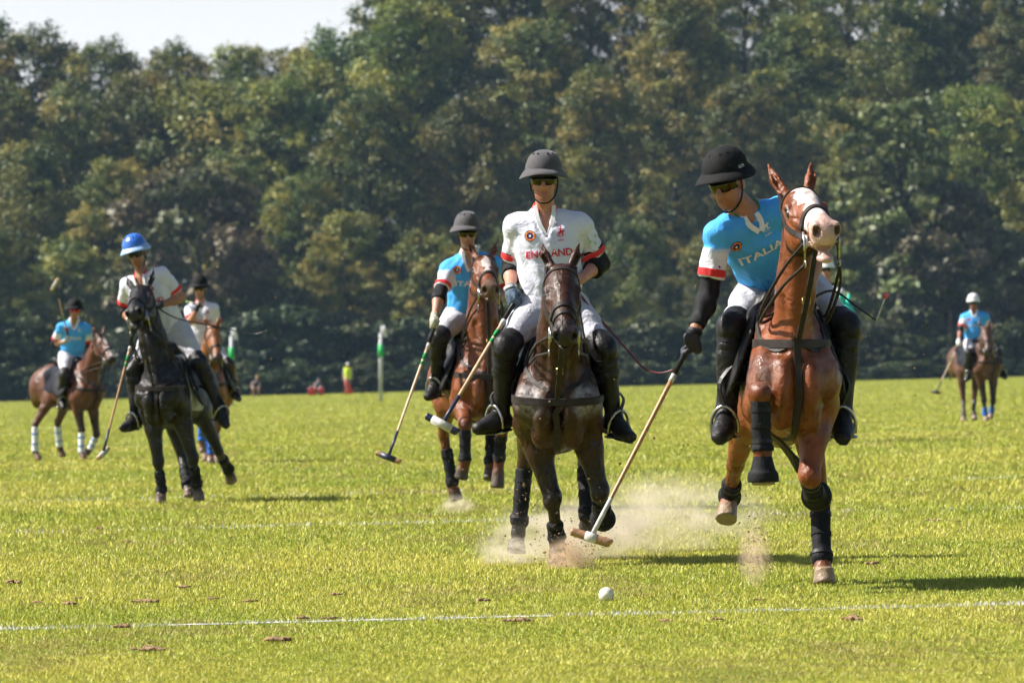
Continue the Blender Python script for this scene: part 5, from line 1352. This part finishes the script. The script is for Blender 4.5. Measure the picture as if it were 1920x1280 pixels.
# far left blue rider
h6 = dict(D=86.0, yaw=42, withers=(147, 682), res=FAR, sc=0.97, poll=(187, 629, 1), muz=(211, 670, 1), ear=(-0.14, -0.07, 0.04), blaze=(0.022, 0.03, 0.06, 0.5),
          col=dict(body=(0.10, 0.036, 0.017), leg=(0.045, 0.02, 0.013), muz=(0.03, 0.02, 0.017), belly=(0.08, 0.03, 0.015)), hoofcol=(0.2, 0.12, 0.08),
          legs=dict(hl=dict(k=(66, 797, -1), f=(66, 846, 1), h=(72, 862, 1)), hr=dict(k=(108, 796, -1), f=(112, 836, -1), h=(117, 856, -1)),
                    fl=dict(k=(153, 806, 1), f=(153, 848, -1), h=(157, 862, 1)), fr=dict(k=(181, 814, 1), f=(170, 841, -1), h=(162, 848, -1))),
          boots={k: ('whitewrap', 0.05, 1.0, 'band') for k in ('fl', 'fr', 'hl', 'hr')}, pad='dark_pad')
r6 = dict(kit='italy', res=FAR, sz=0.99, pel=(135, 668), neck=(139, 602, 1), shl=(114, 615, 1), shr=(163, 616, 1), ell=(102, 644, -1), wrl=(122, 640, 1), hdl=(130, 633, 1), elr=(167, 647, -1), wrr=(162, 674, 1),
          head=(140, 583, 1), face=(4, 3, 0), knl=(121, 702, 1), anl=(116, 747, -1), tol=(120, 757, 1), knr=(172, 702, 1), anr=(176, 742, -1), tor=(184, 748, 1),
          gripl=at(102, 530, 85.5) - at(130, 633, 85.4), padl=(0.2, 0.06, 0.012, NE), padr=(0.2, 0.08, 0.012, NE), glovel='glove_mix', helmet='helmet_black', brim=0.42, frontlong=0.1, seed=17, lens='lens_red')
duo(6, 'brown polo pony with white leg wraps and stripe on the face at far left', h6, 'rider in blue shirt and red sunglasses holding his mallet upright at far left', r6)
# far right blue rider
h7 = dict(D=108.0, yaw=25, withers=(1842, 640), res=FAR, poll=(1847, 615, 1), muz=(1853, 654, 1), ear=(-0.14, -0.07, 0.05),
          col=dict(body=(0.10, 0.045, 0.028), leg=(0.03, 0.02, 0.016), muz=(0.03, 0.02, 0.017), belly=(0.08, 0.035, 0.02)), hoofcol=(0.28, 0.2, 0.15),
          legs=dict(hl=dict(k=(1806, 750, -1), f=(1807, 777, 1), h=(1807, 790, 1)), hr=dict(k=(1826, 752, -1), f=(1826, 775, 1), h=(1827, 787, 1)),
                    fl=dict(k=(1845, 750, 1), f=(1847, 777, -1), h=(1849, 791, 1)), fr=dict(k=(1862, 752, 1), f=(1859, 773, -1), h=(1857, 784, 1))),
          boots=dict(fl=('bluewrap', 0.5, 1.05), fr=('bluewrap', 0.5, 1.05)), pad='dark_pad')
r7 = dict(kit='italy', res=FAR, pel=(1828, 644), neck=(1826, 585, 1), shl=(1807, 595, 1), shr=(1848, 593, 1), ell=(1801, 619, 1), wrl=(1798, 637, 1), hdl=(1797, 645, 1), elr=(1856, 618, -1), wrr=(1848, 640, 1),
          head=(1825, 569, 1), face=(0, 3, 0), knl=(1818, 662, 1), anl=(1816, 698, -1), tol=(1812, 706, 1), knr=(1872, 660, 1), anr=(1879, 695, -1), tor=(1886, 702, 1),
          gripl=at(1755, 734, 107.5) - at(1797, 645, 107.4), glovel='whitecloth', helmet='helmet_white', brim=0.2, frontlong=0.3, seed=19, lens='lens_dark', padl=(0.2, 0.06, 0.01, NE), skin=(0.3, 0.13, 0.09))
duo(7, 'dark brown polo pony walking at far right', h7, 'rider in blue shirt and white helmet at far right', r7)
# mounted umpire half hidden behind the right-hand rider
h8 = dict(D=85.0, yaw=10, withers=(1566, 642), res=FAR, poll=(1584, 570, 1), muz=(1614, 628, 1), ear=(-0.15, -0.06, 0.07),
          col=dict(body=(0.16, 0.06, 0.03), leg=(0.04, 0.02, 0.015), muz=(0.2, 0.1, 0.07), belly=(0.1, 0.04, 0.02)),
          legs=dict(fl=dict(k=(1550, 772, 1), f=(1550, 806, -1), h=(1552, 826, 1)), fr=dict(k=(1582, 772, 1), f=(1582, 806, -1), h=(1584, 824, 1)),
                    hl=dict(k=(1540, 760, -1), f=(1540, 802, 1), h=(1542, 820, 1)), hr=dict(k=(1570, 760, -1), f=(1570, 802, 1), h=(1572, 820, 1))), pad='dark_pad')
r8 = dict(kit='umpire', res=FAR, pel=(1560, 616), neck=(1555, 538, 1), shl=(1531, 548, 1), shr=(1576, 549, 1), ell=(1524, 585, -1), wrl=(1540, 605, 1), elr=(1582, 586, -1), wrr=(1572, 606, 1),
          head=(1549, 506, 1), face=(2, 4, 0), knl=(1535, 655, 1), anl=(1533, 706, -1), tol=(1530, 716, 1), knr=(1590, 655, 1), anr=(1590, 706, -1), tor=(1592, 716, 1),
          helmet='helmet_white', brim=0.2, frontlong=0.2, seed=23, lens='lens_dark')
pd, J = duo(8, 'brown horse in a teal fly mask half hidden behind the right-hand rider', h8, 'umpire in white helmet and striped shirt half hidden behind the right-hand rider', r8)
if 8 in PON:
    H = pd['H']; hp = [p for p in pd['pr'] if p.t in ('head', 'ear', 'neck')]
    vv, ff = build(hp, 0.014, 0.008, [(H(0.36, 0, 0), pd['h']), (H(-0.14, 0.0, 0), nrm(-pd['h'] * 0.4 + pd['j'] * 0.9) * 0 - pd['h']), (H(0.1, 0.12, 0), nrm(pd['j'] - pd['h'] * 0.6))])
    meshobj('fly_mask', vv, ff, M['teal'], pd['root'])

# shirt printing
for k, kit in ((1, 'italy'), (2, 'england'), (4, 'italy'), (3, 'england'), (5, 'england'), (6, 'italy'), (7, 'italy')):
    if k in PON: shirt_marks(PON[k][1], kit, k in (1, 2, 3, 4), {1: (-0.045, 0.058)}.get(k, (0, 0)))
if 2 in PON:
    J = PON[2][1]   # sleeve letters and helmet marks
    sh, el = J['shr'], J['elr']; o = sh * 0.45 + el * 0.55; fw = nrm(V(0.35, -1, 0.1)); up = nrm(sh - el); up = nrm(up - fw * (up @ fw)); rt = np.cross(up, fw) * 1
    rt = rt if rt[0] > 0 else -rt
    for t, dx, dy in (('T', -0.03, 0.035), ('P', -0.025, 0.012), ('D', 0.005, -0.012), ('B', 0.028, 0.022)):
        text_mark(t, o + rt * dx + up * (dy + 0.02), rt, up, fw, J['sb'], 0.024, M['greenprint'], J['shirt'], 0.01)
if 1 in PON:
    J = PON[1][1]; Hd = J['Hd']; fw = nrm(J['fw'] * 0.35 + J['lt'] * 1.0); up = nrm(J['up'] - fw * (J['up'] @ fw)); rt = np.cross(up, fw); rt = rt if rt @ J['fw'] < 0 else -rt
    hb = BVHTree.FromPolygons([tuple(v.co) for v in J['helmet'].data.vertices], [tuple(p.vertices) for p in J['helmet'].data.polygons])
    text_mark('GCR', Hd(0.07, 0.01, 0.085), rt, up, fw, hb, 0.022, M['whiteprint'], J['helmet'], 0.01)

# mallets
def mal(k, tip_px, Lm, sign, hdir_px, label, **kw):
    if k not in PON: return
    J = PON[k][1]; g = J['gripcl']; tip = reach(g, *tip_px, Lm, sign)
    a, b = hdir_px; s = FPX / tip[1]
    hd = V((b[0] - a[0]) / s, kw.pop('fwd', 0.0), -(b[1] - a[1]) / s)
    return mallet(label, g, tip, hd, **kw)
mal(1, (1108, 1007), 1.24, 1, ((1069, 995), (1147, 1019)), 'mallet with wooden head low over the grass, swung by the right-hand rider', cane='cane', style='wood', fwd=-0.05)
mal(2, (829, 795), 1.12, 1, ((792, 778), (861, 814)), 'mallet with white and navy head held by the centre rider', cane='cane_pale', style='navy', fwd=-0.05)
mal(4, (728, 857), 1.28, 1, ((706, 849), (749, 865)), 'mallet with dark head held low by the rider behind the centre rider', cane='cane_pale', style='plain', fwd=-0.05)
mal(3, (193, 850), 1.28, 1, ((186, 858), (200, 842)), 'mallet with pale head held down by the blue-helmeted rider', cane='cane', style='gold', fwd=0.16)
mal(6, (103, 533), 0.95, 1, ((96, 543), (108, 524)), 'mallet raised upright by the far left rider', cane='cane_pale', style='gold', fwd=-0.1)
mal(7, (1755, 735), 1.05, 1, ((1744, 733), (1767, 737)), 'mallet hanging by the far right rider', cane='cane_pale', style='plain')
if 5 in PON:
    J = PON[5][1]; g = J['gripcl']
    mallet('mallet lying over the shoulder of the rider with hand to mouth', g, g + nrm(V(-0.55, 0.8, 0.16)) * 1.1, V(0, 0, 1), 'cane_pale', 'plain')
# whips
def wp(k, label, px, m, tipm=None, seg=None, start=0.0):
    if k not in PON: return
    J = PON[k][1]; p0 = J['gripcr']; D = p0[1]
    pts = [p0] + [at(x, y, D - 0.05 * i) for i, (x, y) in enumerate(px)]
    sg = None if seg is None else [pts[-1]] + [at(x, y, D - 0.1) for x, y in seg]
    return whip(label, pts, m, tipm, sg)
wp(1, 'black whip with white lash and pink tip held by the right-hand rider', [(1560, 545), (1604, 573), (1643, 601)], 'whip', 'pink', [(1652, 578), (1659, 559)])
wp(2, 'dark red whip trailing beside the centre rider', [(1105, 575), (1150, 626), (1182, 662), (1208, 690), (1236, 699), (1266, 692)], 'whip_red')
wp(3, 'thin whip with pale end held by the blue-helmeted rider', [(330, 596), (400, 611), (467, 625), (488, 624), (501, 619)], 'whip')
wp(7, 'thin whip held by the far right rider', [(1862, 640), (1890, 655), (1917, 676)], 'whip')

# ball in the air just above the grass
pb = at(1137, 1115, 29.6)
bo = meshobj('polo_ball', *sphere(pb, np.eye(3), V(0.041, 0.041, 0.041), 24, 16), M['ball']); tag(bo, 'worn white polo ball just above the near grass', 'ball')
# ------------------------------------------------------------------ things along the far edge
M['post'] = mat('post_grey', (0.5, 0.51, 0.54), 0.6, 0.4, 0.35, 3, 0.2, 30)
M['postgreen'] = mat('post_green', (0.02, 0.42, 0.10), 0.6, 0.4, 0.1, 10)
M['flag'] = mat('flag_white', (0.75, 0.75, 0.78), 0.8, 0.2, 0.05, 10)
M['vest'] = mat('hi_vis_vest', (0.60, 0.74, 0.02), 0.7, 0.3, 0.08, 10)
M['conered'] = mat('flag_red', (0.72, 0.06, 0.03), 0.7, 0.3, 0.1, 10)
M['trouser'] = mat('grey_trousers', (0.14, 0.15, 0.17), 0.8, 0.3, 0.15, 10)
M['darkcloth'] = mat('dark_blue_cloth', (0.02, 0.05, 0.09), 0.8, 0.3, 0.15, 10)
M['bucket'] = mat('red_plastic', (0.68, 0.03, 0.04), 0.4, 0.5, 0.1, 10)
def goal_post(px, ytop, ybot, D, label):
    b = on_ground(px, D); s = FPX / D; hgt = (ybot - ytop) / s; p0 = V(b[0], D, at(px, ybot, D)[2])
    p0[2] = ground(p0[0])
    r = empty('goal_post', p0, label, 'goal post', 'goal posts')
    up = V(0, 0, 1)
    tube('pole', [p0 - up * 0.05, p0 + up * hgt * 0.62, p0 + up * hgt * 0.90], [0.085, 0.082, 0.075], M['post'], r, 14)
    tube('collar', [p0 + up * hgt * 0.59, p0 + up * hgt * 0.75], 0.115, M['postgreen'], r, 14)
    tube('flag_staff', [p0 + up * hgt * 0.88, p0 + up * hgt * 1.0], 0.02, M['post'], r, 6)
    vs_, fs = [], []
    for i in range(8):
        for k in range(4): vs_.append(p0 + up * (hgt * (1.0 - 0.15 * i / 7)) + V(0.02 + 0.09 * k * (0.5 + 0.5 * i / 7), 0.05 * math.sin(i * 1.1 + k), 0))
    for i in range(7):
        for k in range(3): fs.append((i * 4 + k, i * 4 + k + 1, i * 4 + 5 + k, i * 4 + 4 + k))
    fl = meshobj('flag', vs_, fs, M['flag'], r); fl.modifiers.new('t', 'SOLIDIFY').thickness = 0.01
goal_post(714, 594, 736, 235, 'grey goal post with green collar and white flag beside the steward')
goal_post(434, 598, 742, 235, 'grey goal post with green collar and white flag behind the black horse')
b = on_ground(1782, 300)
tp = empty('pole', b, 'thin grey pole before the trees by the far right rider', 'pole')
tube('shaft', [b - V(0, 0, 0.1), b + V(0, 0, 3.7)], [0.03, 0.02], M['bark'], tp, 8); tube('pole_cap', [b + V(0, 0, 3.68), b + V(0, 0, 3.78)], [0.03, 0.02], M['bark'], tp, 8)
b = V(-3.05, 26.25, float(ground(-3.05)))  # pole added out of view at left, only for the thin shadow it throws
mp = empty('shadow_pole', b, 'slender unseen pole added beyond the left edge to cast a shadow across the near grass', 'pole')
tube('shaft', [b - V(0, 0, 0.1), b + V(0, 0, 1.72)], [0.024, 0.018], M['post'], mp, 8); tube('pole_cap', [b + V(0, 0, 1.70), b + V(0, 0, 1.76)], [0.026, 0.02], M['post'], mp, 8)
def small_person(px, D, hgt, label, pose, colr):
    b = on_ground(px, D); k = hgt / 1.75
    def Q(x, y, z): return b + V(x, y, z) * k
    r = empty('person', b, label, 'person'); pr = []
    SKc, TOP, LEG, SHOE, CAP = range(5); pal = [SKIN, colr['top'], colr['leg'], (0.03, 0.03, 0.03), colr['hair']]
    if pose == 'stand':
        pr += [cone(Q(s * .09, 0, .85), Q(s * .10, 0, .47), .09, .065, .03, LEG) for s in (-1, 1)] + [cone(Q(s * .10, 0, .47), Q(s * .11, .01, .1), .062, .045, .03, LEG) for s in (-1, 1)]
        pr += [cone(Q(s * .11, .02, .06), Q(s * .12, -.14, .04), .045, .04, .02, SHOE) for s in (-1, 1)]
        pr += [cone(Q(0, 0, .92), Q(0, 0, 1.32), .14, .15, .06, TOP, V(1, 0, 0), 1.2)] + [cone(Q(s * .18, 0, 1.4), Q(s * .25, .0, 1.12), .06, .045, .04, TOP) for s in (-1, 1)]
        pr += [cone(Q(s * .25, 0, 1.12), Q(s * .25, -.06, .86), .043, .03, .03, SKc) for s in (-1, 1)] + [ell(Q(s * .25, -.07, .8), np.eye(3), (.035, .04, .055), .02, SKc) for s in (-1, 1)]
        pr += [cone(Q(0, 0, 1.4), Q(0, 0, 1.52), .06, .05, .03, SKc), ell(Q(0, -.01, 1.62), np.eye(3), (.08, .095, .12), .02, SKc)]
    else:
        pr += [cone(Q(s * .1, .1, .35), Q(s * .16, -.25, .5), .09, .07, .04, LEG) for s in (-1, 1)] + [cone(Q(s * .16, -.25, .5), Q(s * .15, -.1, .08), .065, .045, .03, SKc) for s in (-1, 1)]
        pr += [cone(Q(s * .15, -.08, .05), Q(s * .16, -.25, .04), .045, .04, .02, SHOE) for s in (-1, 1)]
        pr += [cone(Q(0, .12, .38), Q(.03, -.05, .78), .15, .14, .06, TOP, V(1, 0, 0), 1.15), cone(Q(.03, -.05, .82), Q(.06, -.1, .95), .055, .05, .03, SKc), ell(Q(.07, -.12, 1.05), np.eye(3), (.085, .1, .115), .02, SKc)]
        pr += [cone(Q(s * .18, -.08, .8), Q(s * .22, -.2, .52), .05, .04, .03, SKc) for s in (-1, 1)] + [cone(Q(s * .22, -.2, .52), Q(s * .1, -.4, .45), .04, .032, .03, SKc) for s in (-1, 1)]
    v, f = build(pr, 0.022); meshobj('body', v, f, M['skin'], r, cols=colour(pr, v, pal, 0.008))
    hc = Q(0, -.01, 1.66) if pose == 'stand' else Q(.07, -.10, 1.09)
    v, f = build([ell(hc, np.eye(3), (.095, .11, .11), .02), ell(hc + V(0, -.1, .0), np.eye(3), (.08, .09, .02), .03)], 0.02, 0, [(hc + V(0, 0, -.03), V(0, -.3, -1))]); 
    meshobj('cap' if pose == 'stand' else 'hair', v, f, M[colr['cap']], r)
    return r, Q
r, Q = small_person(652, 318, 1.78, 'steward in yellow hi-vis vest and white cap at the wood edge', 'stand', dict(top=(0.3, 0.34, 0.4), leg=(0.15, 0.16, 0.18), hair=(0.6, 0.6, 0.6), cap='flag'))
vv, ff = build([cone(Q(0, 0, .90), Q(0, 0, 1.36), .155, .165, .06, 0, V(1, 0, 0), 1.22), cone(Q(-.13, 0, 1.42), Q(.13, 0, 1.42), .075, .075, .05)], 0.02, 0.008, [(Q(0, 0, .82), V(0, 0, -1)), (Q(0, 0, 1.48), V(0, 0, 1))]); meshobj('vest', vv, ff, M['vest'], r)
b = on_ground(651, 316.8); fr_ = empty('signal_flag', b, 'orange red signal flag standing before the steward', 'flag')
tube('staff', [b, b + V(-0.12, 0, 1.05)], 0.02, M['flag'], fr_, 6)
vs_, fs = [], []
for i in range(9):
    for k in range(5):
        t = i / 8; vs_.append(b + V(-0.10 + 0.30 * (1 - t) * 0 + (0.06 + 0.42 * t) * (k / 4) - 0.02 * t, 0.06 * math.sin(k * 1.7 + i), 0.98 - 0.92 * t))
for i in range(8):
    for k in range(4): fs.append((i * 5 + k, i * 5 + k + 1, i * 5 + 6 + k, i * 5 + 5 + k))
fo = meshobj('cloth', vs_, fs, M['conered'], fr_); fo.modifiers.new('t', 'SOLIDIFY').thickness = 0.02
small_person(480, 318, 1.78, 'blond person in dark top crouching at the edge of the field', 'sit', dict(top=(0.03, 0.04, 0.07), leg=(0.05, 0.05, 0.08), hair=(0.4, 0.27, 0.1), cap='blond'))
small_person(596, 320, 1.45, 'person in dark blue bent over the red tubs by the steward', 'sit', dict(top=(0.02, 0.07, 0.12), leg=(0.05, 0.06, 0.08), hair=(0.05, 0.08, 0.12), cap='darkcloth'))
for px, lab, q in ((585, 'larger red tub left of the crouching helper', 1.0), (602, 'smaller red tub right of the crouching helper', 0.75)):
    b = on_ground(px, 318.2); tb = empty('tub', b, lab, 'tub')
    v1, f1 = lathe([(0.0, 0.0), (0.8, 0.0), (1.0, 0.36), (1.06, 0.37), (1.06, 0.39), (0.95, 0.38), (0.76, 0.03), (0.0, 0.03)], b, V(1, 0, 0), V(0, 1, 0), V(0, 0, 1), 0.22 * q, 0.22 * q, 20)
    meshobj('tub_body', v1, f1, M['bucket'], tb)
    tube('handle', [b + V(0.22 * q * math.cos(a), 0, 0.36 + 0.16 * q * math.sin(a)) for a in np.linspace(0, math.pi, 9)], 0.012, M['flag'], tb, 6)

# ------------------------------------------------------------------ flying dirt, dust, haze
def crumbs():
    r = np.random.RandomState(77); VV, FF = [], []
    src = [(1070, 1062, 34.4, 520, 50, 55), (1420, 1075, 30.6, 340, 22, 75), (1120, 900, 35.0, 130, 110, 90), (980, 980, 35.2, 90, 30, 60), (1480, 900, 31.5, 90, 150, 120), (1660, 640, 31.5, 40, 60, 110), (860, 930, 48, 40, 60, 25), (1000, 520, 34, 40, 420, 220), (350, 700, 54, 40, 160, 160), (700, 560, 50, 30, 300, 150), (1300, 700, 32, 60, 90, 150)]
    for px, py, D, n, sx, sy in src:
        for i in range(n):
            c = at(px + r.normal(0, sx), py - abs(r.normal(0, sy)) if sy < 100 else py + r.normal(0, sy), D + r.normal(0, 0.35))
            if c[2] < ground(c[0]) + 0.01: c[2] = ground(c[0]) + 0.02
            s = (0.0018 + 0.0036 * r.rand() ** 2.5) * (1.0 if r.rand() < 0.97 else 1.9) * (D / 33) ** 0.6; b = len(VV)
            d = r.normal(size=(6, 3)) * 0.25 + np.array([[1, 0, 0], [-1, 0, 0], [0, 1, 0], [0, -1, 0], [0, 0, 1], [0, 0, -1]]); VV.extend(c + d * s * r.uniform(0.6, 1.6, 3))
            FF.extend([(b + x, b + y, b + z) for x, y, z in ((0, 2, 4), (2, 1, 4), (1, 3, 4), (3, 0, 4), (2, 0, 5), (1, 2, 5), (3, 1, 5), (0, 3, 5))])
    return VV, FF
v, f = crumbs()
tag(meshobj('flying_dirt', v, f, M['soil'], None, False), 'crumbs of soil thrown up by the hooves', 'dirt', kind='stuff')
def dust(name, label, c, rad, dens, col, seed, sharp=1.0):
    v, f = sphere(V(0, 0, 0), np.eye(3), V(1, 1, 1), 20, 12)
    m = bpy.data.materials.new(name); m.use_nodes = True; nt = m.node_tree; nt.nodes.clear()
    out = nt.nodes.new('ShaderNodeOutputMaterial'); pv = nt.nodes.new('ShaderNodeVolumePrincipled'); pv.inputs['Color'].default_value = (*col, 1); pv.inputs['Anisotropy'].default_value = 0.2
    tc = nt.nodes.new('ShaderNodeTexCoord'); ln = nt.nodes.new('ShaderNodeVectorMath'); ln.operation = 'LENGTH'; nt.links.new(tc.outputs['Object'], ln.inputs[0])
    mr = nt.nodes.new('ShaderNodeMapRange'); mr.interpolation_type = 'SMOOTHSTEP'; mr.inputs['From Min'].default_value = 0.98; mr.inputs['From Max'].default_value = 0.15; nt.links.new(ln.outputs['Value'], mr.inputs['Value'])
    ns = nt.nodes.new('ShaderNodeTexNoise'); ns.noise_dimensions = '4D'; ns.inputs['W'].default_value = seed; ns.inputs['Scale'].default_value = 3.4 * sharp; ns.inputs['Detail'].default_value = 3; nt.links.new(tc.outputs['Object'], ns.inputs['Vector'])
    m2 = nt.nodes.new('ShaderNodeMapRange'); m2.inputs['From Min'].default_value = 0.40; m2.inputs['From Max'].default_value = 0.72; nt.links.new(ns.outputs['Fac'], m2.inputs['Value'])
    mu = nt.nodes.new('ShaderNodeMath'); mu.operation = 'MULTIPLY'; nt.links.new(mr.outputs[0], mu.inputs[0]); nt.links.new(m2.outputs[0], mu.inputs[1])
    mu2 = nt.nodes.new('ShaderNodeMath'); mu2.operation = 'MULTIPLY'; mu2.inputs[1].default_value = dens; nt.links.new(mu.outputs[0], mu2.inputs[0]); nt.links.new(mu2.outputs[0], pv.inputs['Density'])
    nt.links.new(pv.outputs[0], out.inputs['Volume']); m.cycles.volume_step_rate = 3.0
    o = meshobj(name, v, f, m); o.location = tuple(c); o.scale = tuple(rad)
    tag(o, label, 'dust', kind='stuff'); return o
TAN = (0.97, 0.86, 0.74)
def gp(px, py, D): return at(px, py, D)
dust('dust_cloud', 'pale dust drifting around the hind hooves of the centre horse', gp(1085, 1000, 36.2), (0.75, 0.5, 0.27), 10, TAN, 1.0)
dust('dust_cloud', 'dust trail hanging between the centre and right-hand horses', gp(1255, 965, 37.2), (0.85, 0.45, 0.34), 6.0, TAN, 2.0)
dust('dust_cloud', 'dense dirt burst at the planted hoof of the centre horse', gp(1068, 1048, 34.5), (0.20, 0.16, 0.17), 42, (0.86, 0.66, 0.48), 3.0, 1.4)
dust('dust_cloud', 'upright puff of dirt below the right-hand horse', gp(1415, 1040, 30.9), (0.12, 0.12, 0.22), 26, (0.9, 0.72, 0.56), 4.0, 1.4)
dust('dust_cloud', 'faint dust left of the centre horse', gp(960, 1035, 35.4), (0.32, 0.3, 0.13), 9, TAN, 5.0)
dust('dust_cloud', 'small dust puff under the second blue rider', gp(856, 948, 48.6), (0.22, 0.3, 0.12), 6, TAN, 6.0)
# haze: the warm late-summer air that veils the wood
hm = bpy.data.materials.new('haze'); hm.use_nodes = True; nt = hm.node_tree; nt.nodes.clear()
out = nt.nodes.new('ShaderNodeOutputMaterial'); pv = nt.nodes.new('ShaderNodeVolumePrincipled')
pv.inputs['Color'].default_value = (0.42, 0.64, 1.0, 1); pv.inputs['Density'].default_value = 0.00011; pv.inputs['Anisotropy'].default_value = 0.0
nt.links.new(pv.outputs[0], out.inputs['Volume'])
X0, X1, Y0, Y1, Z0, Z1 = -1600, 1600, -70, 3100, -2.2, 50
o = meshobj('haze', [(x, y, z) for x in (X0, X1) for y in (Y0, Y1) for z in (Z0, Z1)], [(0, 1, 3, 2), (4, 6, 7, 5), (0, 4, 5, 1), (2, 3, 7, 6), (0, 2, 6, 4), (1, 5, 7, 3)], hm, None, False)
tag(o, 'thin bluish haze in the air', 'haze', kind='stuff')
